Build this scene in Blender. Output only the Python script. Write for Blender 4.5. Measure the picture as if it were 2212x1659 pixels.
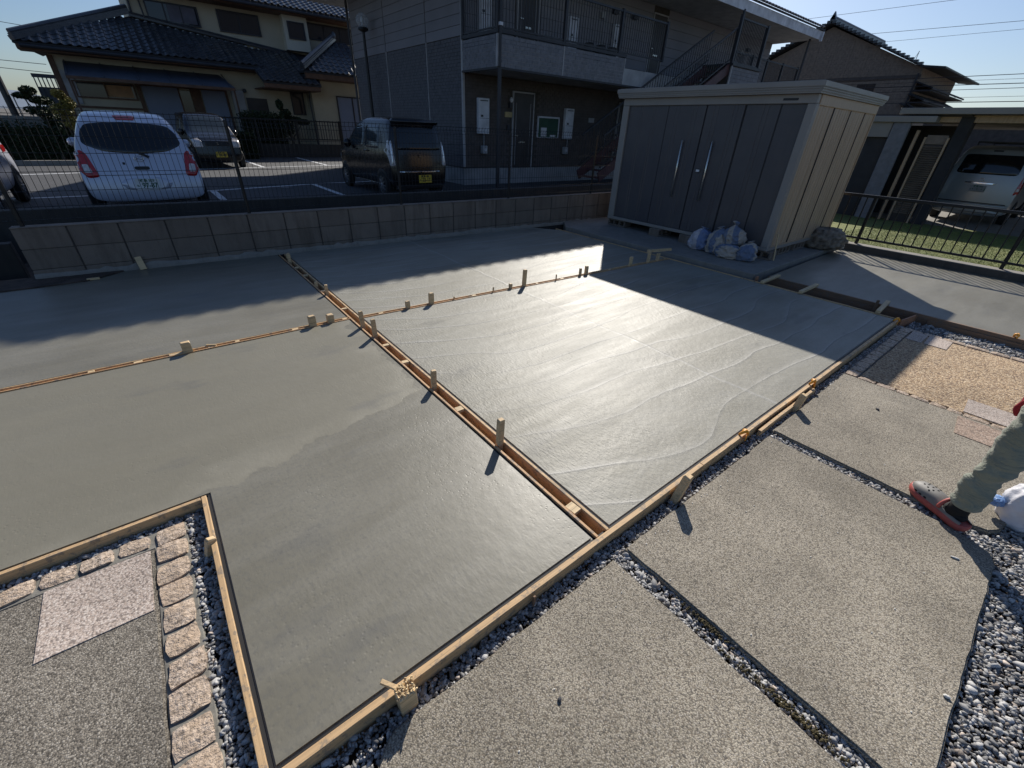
import bpy, bmesh, math, random
import numpy as np
from mathutils import Vector, Matrix
from mathutils.bvhtree import BVHTree

for o in list(bpy.data.objects): bpy.data.objects.remove(o, do_unlink=True)
S = bpy.context.scene
COL = S.collection
R = math.radians
PI = math.pi

# ------------------------------------------------------------------ camera
cd = bpy.data.cameras.new('camera'); cam = bpy.data.objects.new('camera', cd); COL.objects.link(cam)
S.camera = cam
cd.sensor_fit = 'HORIZONTAL'; cd.sensor_width = 36.0; cd.lens = 36 * 907.87 / 2212
cd.clip_start = 0.05; cd.clip_end = 9000
cam.matrix_world = Matrix(((0.78566686, 0.2941017, -0.54427179, 0), (-0.61749733, 0.42648049, -0.66091713, 0),
                           (0.03774445, 0.85534706, 0.5166786, 1.5), (0, 0, 0, 1)))
# ------------------------------------------------------------------ sky and sun
SUN_AZ, SUN_EL = 39.5, 33.0          # azimuth counter-clockwise from +X
W = bpy.data.worlds.new('World'); S.world = W; W.use_nodes = True
wn = W.node_tree; wn.nodes.clear()
sky = wn.nodes.new('ShaderNodeTexSky'); sky.sky_type = 'NISHITA'; sky.sun_disc = False
sky.sun_elevation = R(SUN_EL); sky.sun_rotation = R(90 - SUN_AZ)
sky.air_density = 1.0; sky.dust_density = 0.9; sky.ozone_density = 1.0; sky.altitude = 0
bg = wn.nodes.new('ShaderNodeBackground'); bg.inputs[1].default_value = 0.064
wo = wn.nodes.new('ShaderNodeOutputWorld')
tint = wn.nodes.new('ShaderNodeMix'); tint.data_type = 'RGBA'; tint.blend_type = 'MULTIPLY'; tint.inputs[0].default_value = 1.0; tint.inputs[7].default_value = (.84, .985, 1.23, 1)
wn.links.new(sky.outputs[0], tint.inputs[6]); wn.links.new(tint.outputs[2], bg.inputs[0]); wn.links.new(bg.outputs[0], wo.inputs[0])
sl = bpy.data.lights.new('sun', 'SUN'); sl.energy = 5.0; sl.angle = R(0.55); sl.color = (1, 0.945, 0.86)
so = bpy.data.objects.new('sun', sl); COL.objects.link(so)
sd = Vector((math.cos(R(SUN_EL)) * math.cos(R(SUN_AZ)), math.cos(R(SUN_EL)) * math.sin(R(SUN_AZ)), math.sin(R(SUN_EL))))
so.rotation_euler = sd.to_track_quat('Z', 'Y').to_euler(); so.location = (0, 0, 30)
S.view_settings.view_transform = 'Standard'; S.view_settings.look = 'None'
S.view_settings.gamma = 1; S.view_settings.exposure = 0.22; S.view_settings.use_curve_mapping = False

# ------------------------------------------------------------------ object helpers
rnd = random.Random(7)
def tag(o, label=None, cat=None, group=None, kind=None):
    if label: o['label'] = label
    if cat: o['category'] = cat
    if group: o['group'] = group
    if kind: o['kind'] = kind
    return o
def thing(name, label, cat, loc=(0, 0, 0), rz=0.0, group=None):
    o = bpy.data.objects.new(name, None); COL.objects.link(o)
    o.location = loc; o.rotation_euler = (0, 0, rz); o.empty_display_size = 0.2
    return tag(o, label, cat, group)
def root_loc(p):
    v = Vector((0, 0, 0))
    while p is not None: v = v + p.location; p = p.parent
    return v
def link(name, me, parent=None, loc=None, rot=None):
    """link a mesh built about its own origin; loc is in world space when the root is unrotated"""
    o = bpy.data.objects.new(name, me); COL.objects.link(o)
    if parent is not None:
        o.parent = parent
        o.location = (Vector(loc) if loc is not None else Vector((0, 0, 0))) - (root_loc(parent) if loc is not None else Vector((0, 0, 0)))
    elif loc is not None: o.location = loc
    if rot: o.rotation_euler = rot
    return o
class MB:
    def __init__(s): s.v = []; s.f = []; s.m = []; s.mi = 0
    def add(s, vs, fs):
        n = len(s.v); s.v += [tuple(v) for v in vs]; s.f += [tuple(i + n for i in f) for f in fs]; s.m += [s.mi] * len(fs)
        return s
    def box(s, x0, y0, z0, x1, y1, z1):
        x0, x1 = min(x0, x1), max(x0, x1); y0, y1 = min(y0, y1), max(y0, y1); z0, z1 = min(z0, z1), max(z0, z1)
        return s.add([(x0, y0, z0), (x1, y0, z0), (x1, y1, z0), (x0, y1, z0), (x0, y0, z1), (x1, y0, z1), (x1, y1, z1), (x0, y1, z1)],
                     [(0, 3, 2, 1), (4, 5, 6, 7), (0, 1, 5, 4), (1, 2, 6, 5), (2, 3, 7, 6), (3, 0, 4, 7)])
    def bar(s, p0, p1, w, h, up=(0, 0, 1)):
        p0 = Vector(p0); p1 = Vector(p1); d = (p1 - p0).normalized(); u = Vector(up)
        if abs(d.dot(u)) > .99: u = Vector((1, 0, 0))
        a = d.cross(u).normalized(); b = a.cross(d).normalized()
        a = a * w / 2; b = b * h / 2
        return s.add([p0 - a - b, p0 + a - b, p0 + a + b, p0 - a + b, p1 - a - b, p1 + a - b, p1 + a + b, p1 - a + b],
                     [(0, 1, 2, 3), (7, 6, 5, 4), (0, 4, 5, 1), (1, 5, 6, 2), (2, 6, 7, 3), (3, 7, 4, 0)])
    def tube(s, pts, r, n=8, caps=True):
        pts = [Vector(p) for p in pts]; rs = r if isinstance(r, (list, tuple)) else [r] * len(pts)
        vs = []; fs = []; ref = None
        for i, p in enumerate(pts):
            d = (pts[min(i + 1, len(pts) - 1)] - pts[max(i - 1, 0)]).normalized()
            if ref is None: ref = Vector((0, 0, 1)) if abs(d.z) < .9 else Vector((1, 0, 0))
            a = d.cross(ref).normalized(); b = a.cross(d).normalized(); ref = b
            for k in range(n):
                t = 2 * PI * k / n; vs.append(p + (a * math.cos(t) + b * math.sin(t)) * rs[i])
        for i in range(len(pts) - 1):
            for k in range(n):
                fs.append((i * n + k, i * n + (k + 1) % n, (i + 1) * n + (k + 1) % n, (i + 1) * n + k))
        if caps: fs.append(tuple(range(n - 1, -1, -1))); fs.append(tuple((len(pts) - 1) * n + k for k in range(n)))
        return s.add(vs, fs)
    def prism(s, poly, z0, z1):
        n = len(poly); a = sum(poly[i][0] * poly[(i + 1) % n][1] - poly[(i + 1) % n][0] * poly[i][1] for i in range(n))
        if a < 0: poly = poly[::-1]
        vs = [(p[0], p[1], z0) for p in poly] + [(p[0], p[1], z1) for p in poly]
        fs = [tuple(range(n - 1, -1, -1)), tuple(range(n, 2 * n))] + [(i, (i + 1) % n, n + (i + 1) % n, n + i) for i in range(n)]
        return s.add(vs, fs)
    def ngon(s, pts): return s.add(pts, [tuple(range(len(pts)))])
    def ball(s, c, r, nu=10, nv=6, sc=(1, 1, 1)):
        vs = []; fs = []
        for j in range(nv + 1):
            for i in range(nu):
                t = PI * j / nv; p = 2 * PI * i / nu
                vs.append((c[0] + r * sc[0] * math.sin(t) * math.cos(p), c[1] + r * sc[1] * math.sin(t) * math.sin(p), c[2] + r * sc[2] * math.cos(t)))
        for j in range(nv):
            for i in range(nu): fs.append((j * nu + i, (j + 1) * nu + i, (j + 1) * nu + (i + 1) % nu, j * nu + (i + 1) % nu))
        return s.add(vs, fs)
    def mesh(s, name, mat, off=(0, 0, 0), smooth=False, bevel=0, seg=1):
        me = bpy.data.meshes.new(name)
        ox, oy, oz = off
        me.from_pydata([(x - ox, y - oy, z - oz) for x, y, z in s.v], [], s.f)
        for mm in (mat if isinstance(mat, (list, tuple)) else [mat]): me.materials.append(mm)
        if isinstance(mat, (list, tuple)): me.polygons.foreach_set('material_index', s.m)
        if bevel or smooth == 'auto':
            bm = bmesh.new(); bm.from_mesh(me); bmesh.ops.remove_doubles(bm, verts=bm.verts, dist=1e-6)
            if bevel: bmesh.ops.bevel(bm, geom=[e for e in bm.edges if len(e.link_faces) == 2 and e.calc_face_angle(0) > .5], offset=bevel, segments=seg, affect='EDGES', clamp_overlap=True)
            bm.to_mesh(me); bm.free()
        if smooth: me.polygons.foreach_set('use_smooth', [True] * len(me.polygons))
        me.update(); return me
    def build(s, name, mat, parent=None, smooth=False, bevel=0, seg=1, loc=None):
        """world coordinates in, one object out (origin at loc, or at the parent's root)"""
        if parent is not None:
            off = loc if loc is not None else root_loc(parent)
            return link(name, s.mesh(name, mat, off, smooth, bevel, seg), parent, off)
        off = loc if loc is not None else (0, 0, 0)
        return link(name, s.mesh(name, mat, off, smooth, bevel, seg), None, off)
def struct(o): o['kind'] = 'structure'; return o
def stuff(o): o['kind'] = 'stuff'; return o

# ------------------------------------------------------------------ material helpers
MATS = {}
class NT:
    def __init__(s, name):
        s.m = bpy.data.materials.new(name); s.m.use_nodes = True; s.t = s.m.node_tree; s.t.nodes.clear()
        s.out = s.t.nodes.new('ShaderNodeOutputMaterial'); s.b = s.t.nodes.new('ShaderNodeBsdfPrincipled')
        s.t.links.new(s.b.outputs[0], s.out.inputs[0]); s._c = None
    def n(s, ty, **k):
        nd = s.t.nodes.new(ty)
        for a, v in k.items(): setattr(nd, a, v)
        return nd
    def l(s, a, b): s.t.links.new(a, b)
    def geo(s):
        return s.n('ShaderNodeNewGeometry').outputs['Position']
    def objc(s): return s.n('ShaderNodeTexCoord').outputs['Object']
    def mapv(s, v, sc=(1, 1, 1), rot=(0, 0, 0), loc=(0, 0, 0)):
        m = s.n('ShaderNodeMapping'); s.l(v, m.inputs[0]); m.inputs['Scale'].default_value = sc; m.inputs['Rotation'].default_value = rot; m.inputs['Location'].default_value = loc
        return m.outputs[0]
    def noise(s, v, scale, detail=3, rough=.55, dist=0, out=0):
        m = s.n('ShaderNodeTexNoise'); s.l(v, m.inputs['Vector']); m.inputs['Scale'].default_value = scale
        m.inputs['Detail'].default_value = detail; m.inputs['Roughness'].default_value = rough; m.inputs['Distortion'].default_value = dist
        return m.outputs[out]
    def voro(s, v, scale, feature='F1', out='Distance', rnd_=1.0):
        m = s.n('ShaderNodeTexVoronoi', feature=feature); s.l(v, m.inputs['Vector']); m.inputs['Scale'].default_value = scale
        m.inputs['Randomness'].default_value = rnd_
        return m.outputs[out]
    def ramp(s, f, stops, mode='LINEAR'):
        m = s.n('ShaderNodeValToRGB'); s.l(f, m.inputs[0]); cr = m.color_ramp; cr.interpolation = mode
        while len(cr.elements) < len(stops): cr.elements.new(.5)
        for e, (p, c) in zip(cr.elements, stops):
            e.position = p; e.color = (c, c, c, 1) if isinstance(c, (int, float)) else (*c, 1)
        return m.outputs[0]
    def mix(s, f, a, b, mode='MIX'):
        m = s.n('ShaderNodeMix', data_type='RGBA', blend_type=mode)
        for i, v in ((0, f), (6, a), (7, b)):
            if isinstance(v, (int, float)): m.inputs[i].default_value = v if i == 0 else (v, v, v, 1)
            elif isinstance(v, tuple): m.inputs[i].default_value = (*v, 1)
            else: s.l(v, m.inputs[i])
        return m.outputs[2]
    def math(s, op, a, b=0.0, c=None):
        m = s.n('ShaderNodeMath', operation=op)
        for i, v in ((0, a), (1, b)) + (((2, c),) if c is not None else ()):
            if isinstance(v, (int, float)): m.inputs[i].default_value = v
            else: s.l(v, m.inputs[i])
        return m.outputs[0]
    def sep(s, v):
        m = s.n('ShaderNodeSeparateXYZ'); s.l(v, m.inputs[0]); return m.outputs
    def bump(s, h, dist, strength=1.0, prev=None):
        m = s.n('ShaderNodeBump'); s.l(h, m.inputs['Height']); m.inputs['Distance'].default_value = dist; m.inputs['Strength'].default_value = strength
        if prev is not None: s.l(prev, m.inputs['Normal'])
        return m.outputs[0]
    def set(s, **k):
        for a, v in k.items():
            i = s.b.inputs[a.replace('_', ' ')]
            if isinstance(v, (int, float)): i.default_value = v
            elif isinstance(v, tuple): i.default_value = (*v, 1) if len(v) == 3 else v
            else: s.l(v, i)
        return s
def simple(name, col, rough=.6, metal=0.0, var=.25, vs=3.0, bump=0.0, bs=60.0, spec=.5, coat=0.0, dirt=None, rvar=.1, obj=False, rand=0.0):
    if name in MATS: return MATS[name]
    t = NT(name); p = t.objc() if obj else t.geo()
    n = t.noise(p, vs, 4)
    c = t.mix(t.ramp(n, [(.3, 0.0), (.7, 1.0)]), tuple(x * (1 - var) for x in col), tuple(min(1, x * (1 + var * .7)) for x in col))
    if rand:
        oi = t.n('ShaderNodeObjectInfo')
        c = t.mix(t.math('MULTIPLY', oi.outputs['Random'], 1.0), t.mix(1.0, c, tuple([1 - rand] * 3), 'MULTIPLY'), t.mix(1.0, c, tuple([1 + rand] * 3), 'MULTIPLY'))
    if dirt:
        n2 = t.noise(p, vs * 4, 5, .65); c = t.mix(t.ramp(n2, [(.5, 0.0), (.72, 1.0)]), c, dirt)
    t.set(Base_Color=c, Metallic=metal, Specular_IOR_Level=spec, Coat_Weight=coat)
    t.set(Roughness=t.math('ADD', t.math('MULTIPLY', t.noise(p, vs * 2.3, 3), rvar * 2), rough - rvar))
    if bump: t.set(Normal=t.bump(t.noise(p, bs, 4, .6), bump))
    MATS[name] = t.m; return t.m

# wet concrete: trowel terraces, pits, tan bleed-water stain
def wet_concrete(name, kind):
    t = NT(name); p = t.geo(); x, y, z = t.sep(p)
    big = t.noise(p, .9, 4, .55); med = t.noise(t.mapv(p, (.8, 4, 1)), 1.6, 5, .6)
    fine = t.noise(p, 55, 4, .6)
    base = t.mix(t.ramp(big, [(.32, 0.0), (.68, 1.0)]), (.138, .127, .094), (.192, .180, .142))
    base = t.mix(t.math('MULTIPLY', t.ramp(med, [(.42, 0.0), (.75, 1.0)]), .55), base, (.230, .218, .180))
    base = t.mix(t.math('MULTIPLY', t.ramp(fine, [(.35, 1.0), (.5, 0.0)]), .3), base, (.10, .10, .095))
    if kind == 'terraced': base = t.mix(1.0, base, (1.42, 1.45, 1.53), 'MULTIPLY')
    rough = t.math('ADD', t.math('MULTIPLY', t.noise(t.mapv(p, (1, 3, 1)), 1.3, 4, .6), .24), .34)
    # terraces left by the float, running along X with wandering edges
    wob = t.noise(t.mapv(p, (.42, .8, 1)), 1.25, 2, .45)
    wob2 = t.noise(p, 9, 3, .6)
    edge = t.math('MULTIPLY', t.math('POWER', t.math('MAXIMUM', t.math('SUBTRACT', 2.1, x), 0.0), 2.0), .35)
    yy = t.math('ADD', t.math('SUBTRACT', y, edge), t.math('ADD', t.math('MULTIPLY', wob, .62 if kind == 'terraced' else .75), t.math('MULTIPLY', wob2, .02)))
    if kind == 'terraced':
        saw = t.math('FRACT', t.math('MULTIPLY', yy, 3.4))
        crest = t.ramp(saw, [(0.0, 1.0), (.05, .45), (.13, .1), (1.0, .0)])
        amp = t.ramp(t.noise(p, .8, 2), [(.35, .25), (.6, 1.0)])
        h = t.math('MULTIPLY', crest, amp)
        xl = t.math('ABSOLUTE', t.math('SUBTRACT', t.math('ADD', x, t.math('MULTIPLY', t.noise(p, 2.0, 3), .12)), 2.95))
        h = t.math('ADD', h, t.math('MULTIPLY', t.ramp(xl, [(0.0, 1.0), (.022, 0.0)]), .8))
        base = t.mix(t.math('MULTIPLY', h, .5), base, (.42, .415, .40)); base = t.mix(t.math('MULTIPLY', t.math('MULTIPLY', t.ramp(saw, [(.94, 0.0), (.985, 1.0)]), amp), .65), base, (.13, .13, .125))
        rough = t.math('ADD', t.math('MULTIPLY', t.noise(t.mapv(p, (.7, 5, 1)), 1.4, 5, .65), .26), .41)
    else:
        saw = t.math('FRACT', t.math('MULTIPLY', yy, 1.2))
        h = t.math('MULTIPLY', t.ramp(saw, [(0.0, 1.0), (.10, .5), (.3, 0.0), (1.0, .6)]), .10)
    if kind == 'stained':
        # thin pool of tan bleed water that dried back to a wandering rim
        line = t.math('ADD', 1.98, t.math('ADD', t.math('MULTIPLY', t.math('SUBTRACT', x, -.2), .16), t.math('MULTIPLY', t.math('SUBTRACT', t.noise(p, 2.2, 4, .55), .5), .55)))
        right = t.math('SUBTRACT', t.math('SUBTRACT', 1.12, x), t.math('MULTIPLY', t.math('SUBTRACT', t.noise(t.mapv(p, loc=(3, 1, 0)), 3.2, 4, .6), .35), .5))
        sd_ = t.math('MINIMUM', t.math('SUBTRACT', y, line), right)
        ms = t.ramp(t.math('ADD', sd_, .5), [(.49, 0.0), (.505, 1.0)])
        rim = t.ramp(t.math('ABSOLUTE', t.math('SUBTRACT', sd_, .03)), [(0.0, 1.0), (.16, 0.0)])
        base = t.mix(t.math('MULTIPLY', ms, .75), base, (.190, .176, .132))
        base = t.mix(t.math('MULTIPLY', rim, t.math('MULTIPLY', ms, t.math('MULTIPLY', t.ramp(t.noise(p, 3.1, 4), [(.35, .1), (.65, 1.0)]), .5))), base, (.28, .262, .21))
        rough = t.math('ADD', rough, t.math('MULTIPLY', ms, .05))
        h = t.math('ADD', h, t.math('MULTIPLY', ms, -.25))
    # darker blotches, stretched along X
    bl = t.ramp(t.noise(t.mapv(p, (1.2, 3.0, 1), loc=(5, 2, 0)), 1.1, 4, .6), [(.60, 0.0), (.70, 1.0)])
    base = t.mix(t.math('MULTIPLY', bl, .35), base, (.10, .10, .098))
    pits = t.voro(t.mapv(p, (1, 1.0, 1)), 46)
    pm = t.ramp(t.noise(p, 1.7, 3), [(.42, 0.0), (.65, 1.0)])
    pit = t.math('MULTIPLY', t.ramp(pits, [(.0, 1.0), (.28, 0.0)]), pm)
    scratch = t.noise(t.mapv(p, (2.6, 1, 1), rot=(0, 0, R(8))), 26, 3, .6)
    nrm = t.bump(h, .0022)
    nrm = t.bump(t.math('MULTIPLY', pit, -1.0), .0012, .8, nrm)
    nrm = t.bump(t.math('MULTIPLY', scratch, t.ramp(t.noise(p, 1.3, 3), [(.35, .35), (.6, 1.0)])), .0040 if kind == 'terraced' else .0009, .9, nrm)
    nrm = t.bump(t.noise(p, 14, 3, .5), .0030 if kind == 'terraced' else .0018, .8, nrm)
    t.set(Base_Color=base, Roughness=rough, Normal=nrm, Specular_IOR_Level=(.28 if kind == 'terraced' else .50))
    return t.m
M_WETA = wet_concrete('wet_concrete_stained', 'stained')
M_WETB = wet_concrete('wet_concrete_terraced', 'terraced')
M_WETC = wet_concrete('wet_concrete_smooth', 'smooth')

def aggregate(name, cols, scale, rough=.85, bump=.002, mott=.35):
    """exposed aggregate: each voronoi cell is a grain of one of the colours"""
    t = NT(name); p = t.geo()
    p2 = t.mapv(p, (1, 1, 1))
    v = t.n('ShaderNodeTexVoronoi'); t.l(p2, v.inputs['Vector']); v.inputs['Scale'].default_value = scale
    g = t.sep(v.outputs['Color'])[0]
    st = [(i / len(cols), c) for i, c in enumerate(cols)]
    c = t.ramp(g, st, 'CONSTANT')
    c = t.mix(t.math('MULTIPLY', t.ramp(v.outputs['Distance'], [(.35, 0.0), (.75, 1.0)]), .55), c, tuple(x * .45 for x in cols[1]))
    w = t.n('ShaderNodeTexVoronoi'); t.l(p2, w.inputs['Vector']); w.inputs['Scale'].default_value = scale * .45
    wc = t.sep(w.outputs['Color']); big = t.math('MULTIPLY', t.ramp(w.outputs['Distance'], [(.22, 1.0), (.34, 0.0)]), t.ramp(wc[1], [(.55, 0.0), (.6, 1.0)]))
    c = t.mix(t.math('MULTIPLY', big, .8), c, t.ramp(wc[2], [(0.0, tuple(x * .8 for x in cols[2])), (.5, cols[3]), (.8, cols[4])], 'CONSTANT'))
    mo = t.ramp(t.noise(p, 1.9, 5, .6), [(.3, 1 - mott), (.7, 1 + mott * .4)])
    c = t.mix(1.0, c, mo, 'MULTIPLY')
    st = t.ramp(t.noise(t.mapv(p, loc=(2, 5, 0)), .75, 4, .6), [(.45, 1.0), (.60, .80)]); c = t.mix(1.0, c, st, 'MULTIPLY')
    sp = t.ramp(t.noise(p, 7, 4, .6), [(.62, 0.0), (.75, 1.0)]); c = t.mix(t.math('MULTIPLY', sp, .3), c, tuple(x * .4 for x in cols[0]))
    t.set(Base_Color=c, Roughness=rough, Normal=t.bump(t.math('MULTIPLY', v.outputs['Distance'], -1.0), bump), Specular_IOR_Level=.35)
    return t.m
M_PATH = aggregate('washed_aggregate_grey', [(.40, .35, .275), (.28, .245, .19), (.48, .43, .34), (.35, .31, .24), (.14, .125, .105), (.43, .38, .30), (.24, .20, .15), (.44, .395, .33)], 230, mott=.3, bump=.0013)
M_PATHD = aggregate('washed_aggregate_dark', [(.25, .22, .18), (.16, .14, .115), (.34, .305, .25), (.21, .185, .15), (.10, .088, .072), (.30, .265, .215), (.42, .38, .32)], 220, bump=.0015)
M_TANAGG = aggregate('washed_aggregate_tan', [(.60, .43, .26), (.42, .29, .17), (.72, .56, .37), (.52, .36, .21), (.30, .20, .13), (.66, .50, .33), (.24, .16, .11)], 95, bump=.004, mott=.2)
M_PINK = aggregate('pink_granite_tile', [(.62, .52, .44), (.50, .40, .33), (.72, .63, .55), (.56, .46, .39), (.27, .22, .19), (.66, .56, .49)], 170, .75, .0008, .18)
M_RED = aggregate('rusty_pink_tile', [(.46, .34, .26), (.36, .26, .19), (.54, .42, .33), (.40, .28, .21), (.2, .15, .12)], 150, .8, .0008, .2)

def granite(name):
    t = NT(name); p = t.geo(); oi = t.n('ShaderNodeObjectInfo')
    n = t.noise(p, 70, 4, .7); c = t.ramp(n, [(.33, (.10, .08, .065)), (.43, (.36, .28, .21)), (.55, (.58, .46, .36)), (.7, (.70, .59, .48))])
    big = t.noise(p, 9, 3); c = t.mix(t.math('MULTIPLY', t.ramp(big, [(.45, 0.0), (.7, 1.0)]), .5), c, (.50, .36, .24))
    c = t.mix(t.math('MULTIPLY', oi.outputs['Random'], .45), c, (.44, .33, .23))
    nr = t.bump(t.noise(p, 30, 5, .7), .012); nr = t.bump(t.noise(p, 120, 3, .6), .002, 1, nr)
    t.set(Base_Color=c, Roughness=.85, Normal=nr); return t.m
M_STONE = granite('rough_pink_granite')

def wood(name, col, dark=.55, dirty=.35, wet=0.0):
    t = NT(name); p = t.objc(); oi = t.n('ShaderNodeObjectInfo')
    pv = t.n('ShaderNodeVectorMath', operation='ADD'); t.l(p, pv.inputs[0]); t.l(oi.outputs['Random'], pv.inputs[1])
    q = t.mapv(pv.outputs[0], (1.2, 26, 26))
    g = t.noise(q, 3.2, 5, .62, 1.0)
    c = t.ramp(g, [(.3, tuple(x * dark for x in col)), (.5, col), (.72, tuple(min(1, x * 1.25) for x in col))])
    c = t.mix(t.math('MULTIPLY', oi.outputs['Random'], .35), c, tuple(x * .75 for x in col))
    d = t.ramp(t.noise(pv.outputs[0], 22, 5, .75), [(.53, 0.0), (.60, 1.0)])
    c = t.mix(t.math('MULTIPLY', d, dirty), c, (.14, .135, .125))
    t.set(Base_Color=c, Roughness=.68 - wet, Normal=t.bump(g, .0008)); return t.m
M_WOOD = wood('form_timber', (.58, .385, .20), dirty=.6)
M_WOODO = wood('form_plywood_edge', (.56, .33, .16), dirty=.75)
M_WOODR = wood('form_timber_red', (.40, .19, .10), dirty=.2)
M_STAKE = wood('stake_timber', (.60, .43, .24), dirty=.15)
M_BROWN = wood('old_brown_board', (.21, .125, .075), dirty=.4)
M_CLEAT = wood('pale_cleat_timber', (.62, .46, .26), dirty=.1)

def gravel_mat(name):
    t = NT(name); a = t.n('ShaderNodeVertexColor', layer_name='Col'); p = t.geo()
    c = t.mix(t.math('MULTIPLY', t.noise(p, 140, 3), .5), a.outputs[0], (.12, .12, .125))
    t.set(Base_Color=c, Roughness=.8, Normal=t.bump(t.noise(p, 260, 3, .6), .001)); return t.m
M_GRAVEL = gravel_mat('crushed_stone')
def bed_mat():
    t = NT('gravel_bed'); p = t.geo(); v = t.n('ShaderNodeTexVoronoi'); t.l(p, v.inputs['Vector']); v.inputs['Scale'].default_value = 75
    c = t.mix(t.sep(v.outputs['Color'])[0], (.10, .095, .09), (.27, .265, .26))
    t.set(Base_Color=c, Roughness=.9, Normal=t.bump(t.math('MULTIPLY', v.outputs['Distance'], -1.0), .012)); return t.m
M_BED = bed_mat()

def asphalt():
    t = NT('asphalt'); p = t.geo(); n = t.noise(p, 160, 3, .7); b = t.noise(p, .5, 4)
    c = t.mix(t.ramp(b, [(.3, 0.0), (.7, 1.0)]), (.042, .043, .046), (.062, .062, .064))
    c = t.mix(t.ramp(n, [(.55, 0.0), (.7, 1.0)]), c, (.13, .13, .13))
    t.set(Base_Color=c, Roughness=.8, Normal=t.bump(n, .003)); return t.m
M_ASPH = asphalt()
M_LINE = simple('road_paint', (.72, .73, .74), .6, var=.15, vs=6, dirt=(.35, .35, .36))
def weathered(name, col, stain, bump=.003, rand=.12):
    t = NT(name); p = t.geo(); oi = t.n('ShaderNodeObjectInfo')
    n = t.noise(p, 3.5, 5, .6); c = t.mix(t.ramp(n, [(.3, 0.0), (.7, 1.0)]), tuple(x * .8 for x in col), col)
    c = t.mix(1.0, c, t.ramp(oi.outputs['Random'], [(0.0, 1 - rand), (1.0, 1 + rand)]), 'MULTIPLY')
    st = t.noise(t.mapv(p, (5, 5, .7)), 1.7, 5, .65)
    c = t.mix(t.math('MULTIPLY', t.ramp(st, [(.48, 0.0), (.68, 1.0)]), .6), c, stain)
    sp = t.ramp(t.noise(p, 45, 4, .7), [(.6, 0.0), (.7, 1.0)]); c = t.mix(t.math('MULTIPLY', sp, .35), c, tuple(x * .4 for x in stain))
    t.set(Base_Color=c, Roughness=.9, Normal=t.bump(t.noise(p, 90, 4, .65), bump)); return t.m
M_BLOCK = weathered('weathered_block', (.20, .165, .135), (.085, .068, .052))
M_MORTAR = simple('mortar', (.07, .06, .052), .95, var=.3, vs=12, bump=.002)
M_BAND = weathered('dark_stained_concrete', (.050, .046, .042), (.025, .024, .022))
M_PAD = weathered('old_concrete_pad', (.25, .235, .21), (.16, .15, .13), .002)
M_PADS = weathered('dark_pad_edge', (.10, .085, .07), (.05, .045, .04), .004)
M_SOIL = simple('soil', (.07, .05, .038), .95, var=.5, vs=6, bump=.02, bs=30)
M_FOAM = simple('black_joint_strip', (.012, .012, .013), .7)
M_GROUND = simple('ground', (.11, .10, .09), .95, var=.3, vs=.4)
# ------------------------------------------------------------------ ground and poured slabs
b = MB(); b.box(-2500, -2500, -.6, 2500, 2500, -.45); struct(b.build('ground', M_GROUND))
b = MB(); b.box(-14, -9, -.40, 9.1, 7.6, -.10); struct(b.build('yard_ground', M_SOIL))
def slab(poly, mat, z1=0.0, z0=-.085):
    me = bpy.data.meshes.new('concrete_slab'); bm = bmesh.new()
    vs = [bm.verts.new((x, y, z1)) for x, y in poly]; f = bm.faces.new(vs)
    if f.normal.z < 0: f.normal_flip()
    r = bmesh.ops.extrude_face_region(bm, geom=[f])
    for v in [g for g in r['geom'] if isinstance(g, bmesh.types.BMVert)]: v.co.z = z0
    bmesh.ops.recalc_face_normals(bm, faces=bm.faces)
    bmesh.ops.bevel(bm, geom=[e for e in bm.edges if all(abs(v.co.z - z1) < 1e-5 for v in e.verts)], offset=.006, segments=2, affect='EDGES')
    bm.to_mesh(me); bm.free(); me.materials.append(mat)
    return struct(link('concrete_slab', me))
yw = lambda x: 6.27 - .044 * x
yj = lambda x: 3.655 if x < 1.13 else 3.62 - (x - 1.17) * .0508
slab([(-.1925, .703), (1.0715, .703), (1.0715, 3.62), (-5.5, 3.62), (-5.5, 1.9455), (-.1925, 1.9455)], M_WETA)
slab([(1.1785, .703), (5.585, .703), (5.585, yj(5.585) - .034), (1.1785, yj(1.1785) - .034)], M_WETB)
slab([(-5.5, 3.69), (1.075, 3.69), (1.075, yw(1.07) - .01), (-.45, yw(-.45) - .01), (-.75, 6.02), (-5.5, 5.98)], M_WETC)
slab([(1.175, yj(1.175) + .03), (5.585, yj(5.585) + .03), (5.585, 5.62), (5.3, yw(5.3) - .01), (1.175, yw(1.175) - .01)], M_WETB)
slab([(6.03, -4.5), (8.88, -4.5), (8.88, 2.24), (6.03, 2.15)], M_WETC)
# shed pad, a low step of old concrete
b = MB(); b.prism([(5.74, 2.22), (8.9, 2.28), (8.9, 7.0), (6.9, 7.0), (5.72, 5.62)], -.12, .05)
struct(b.build('shed_pad', M_PAD, bevel=.008))

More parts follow.
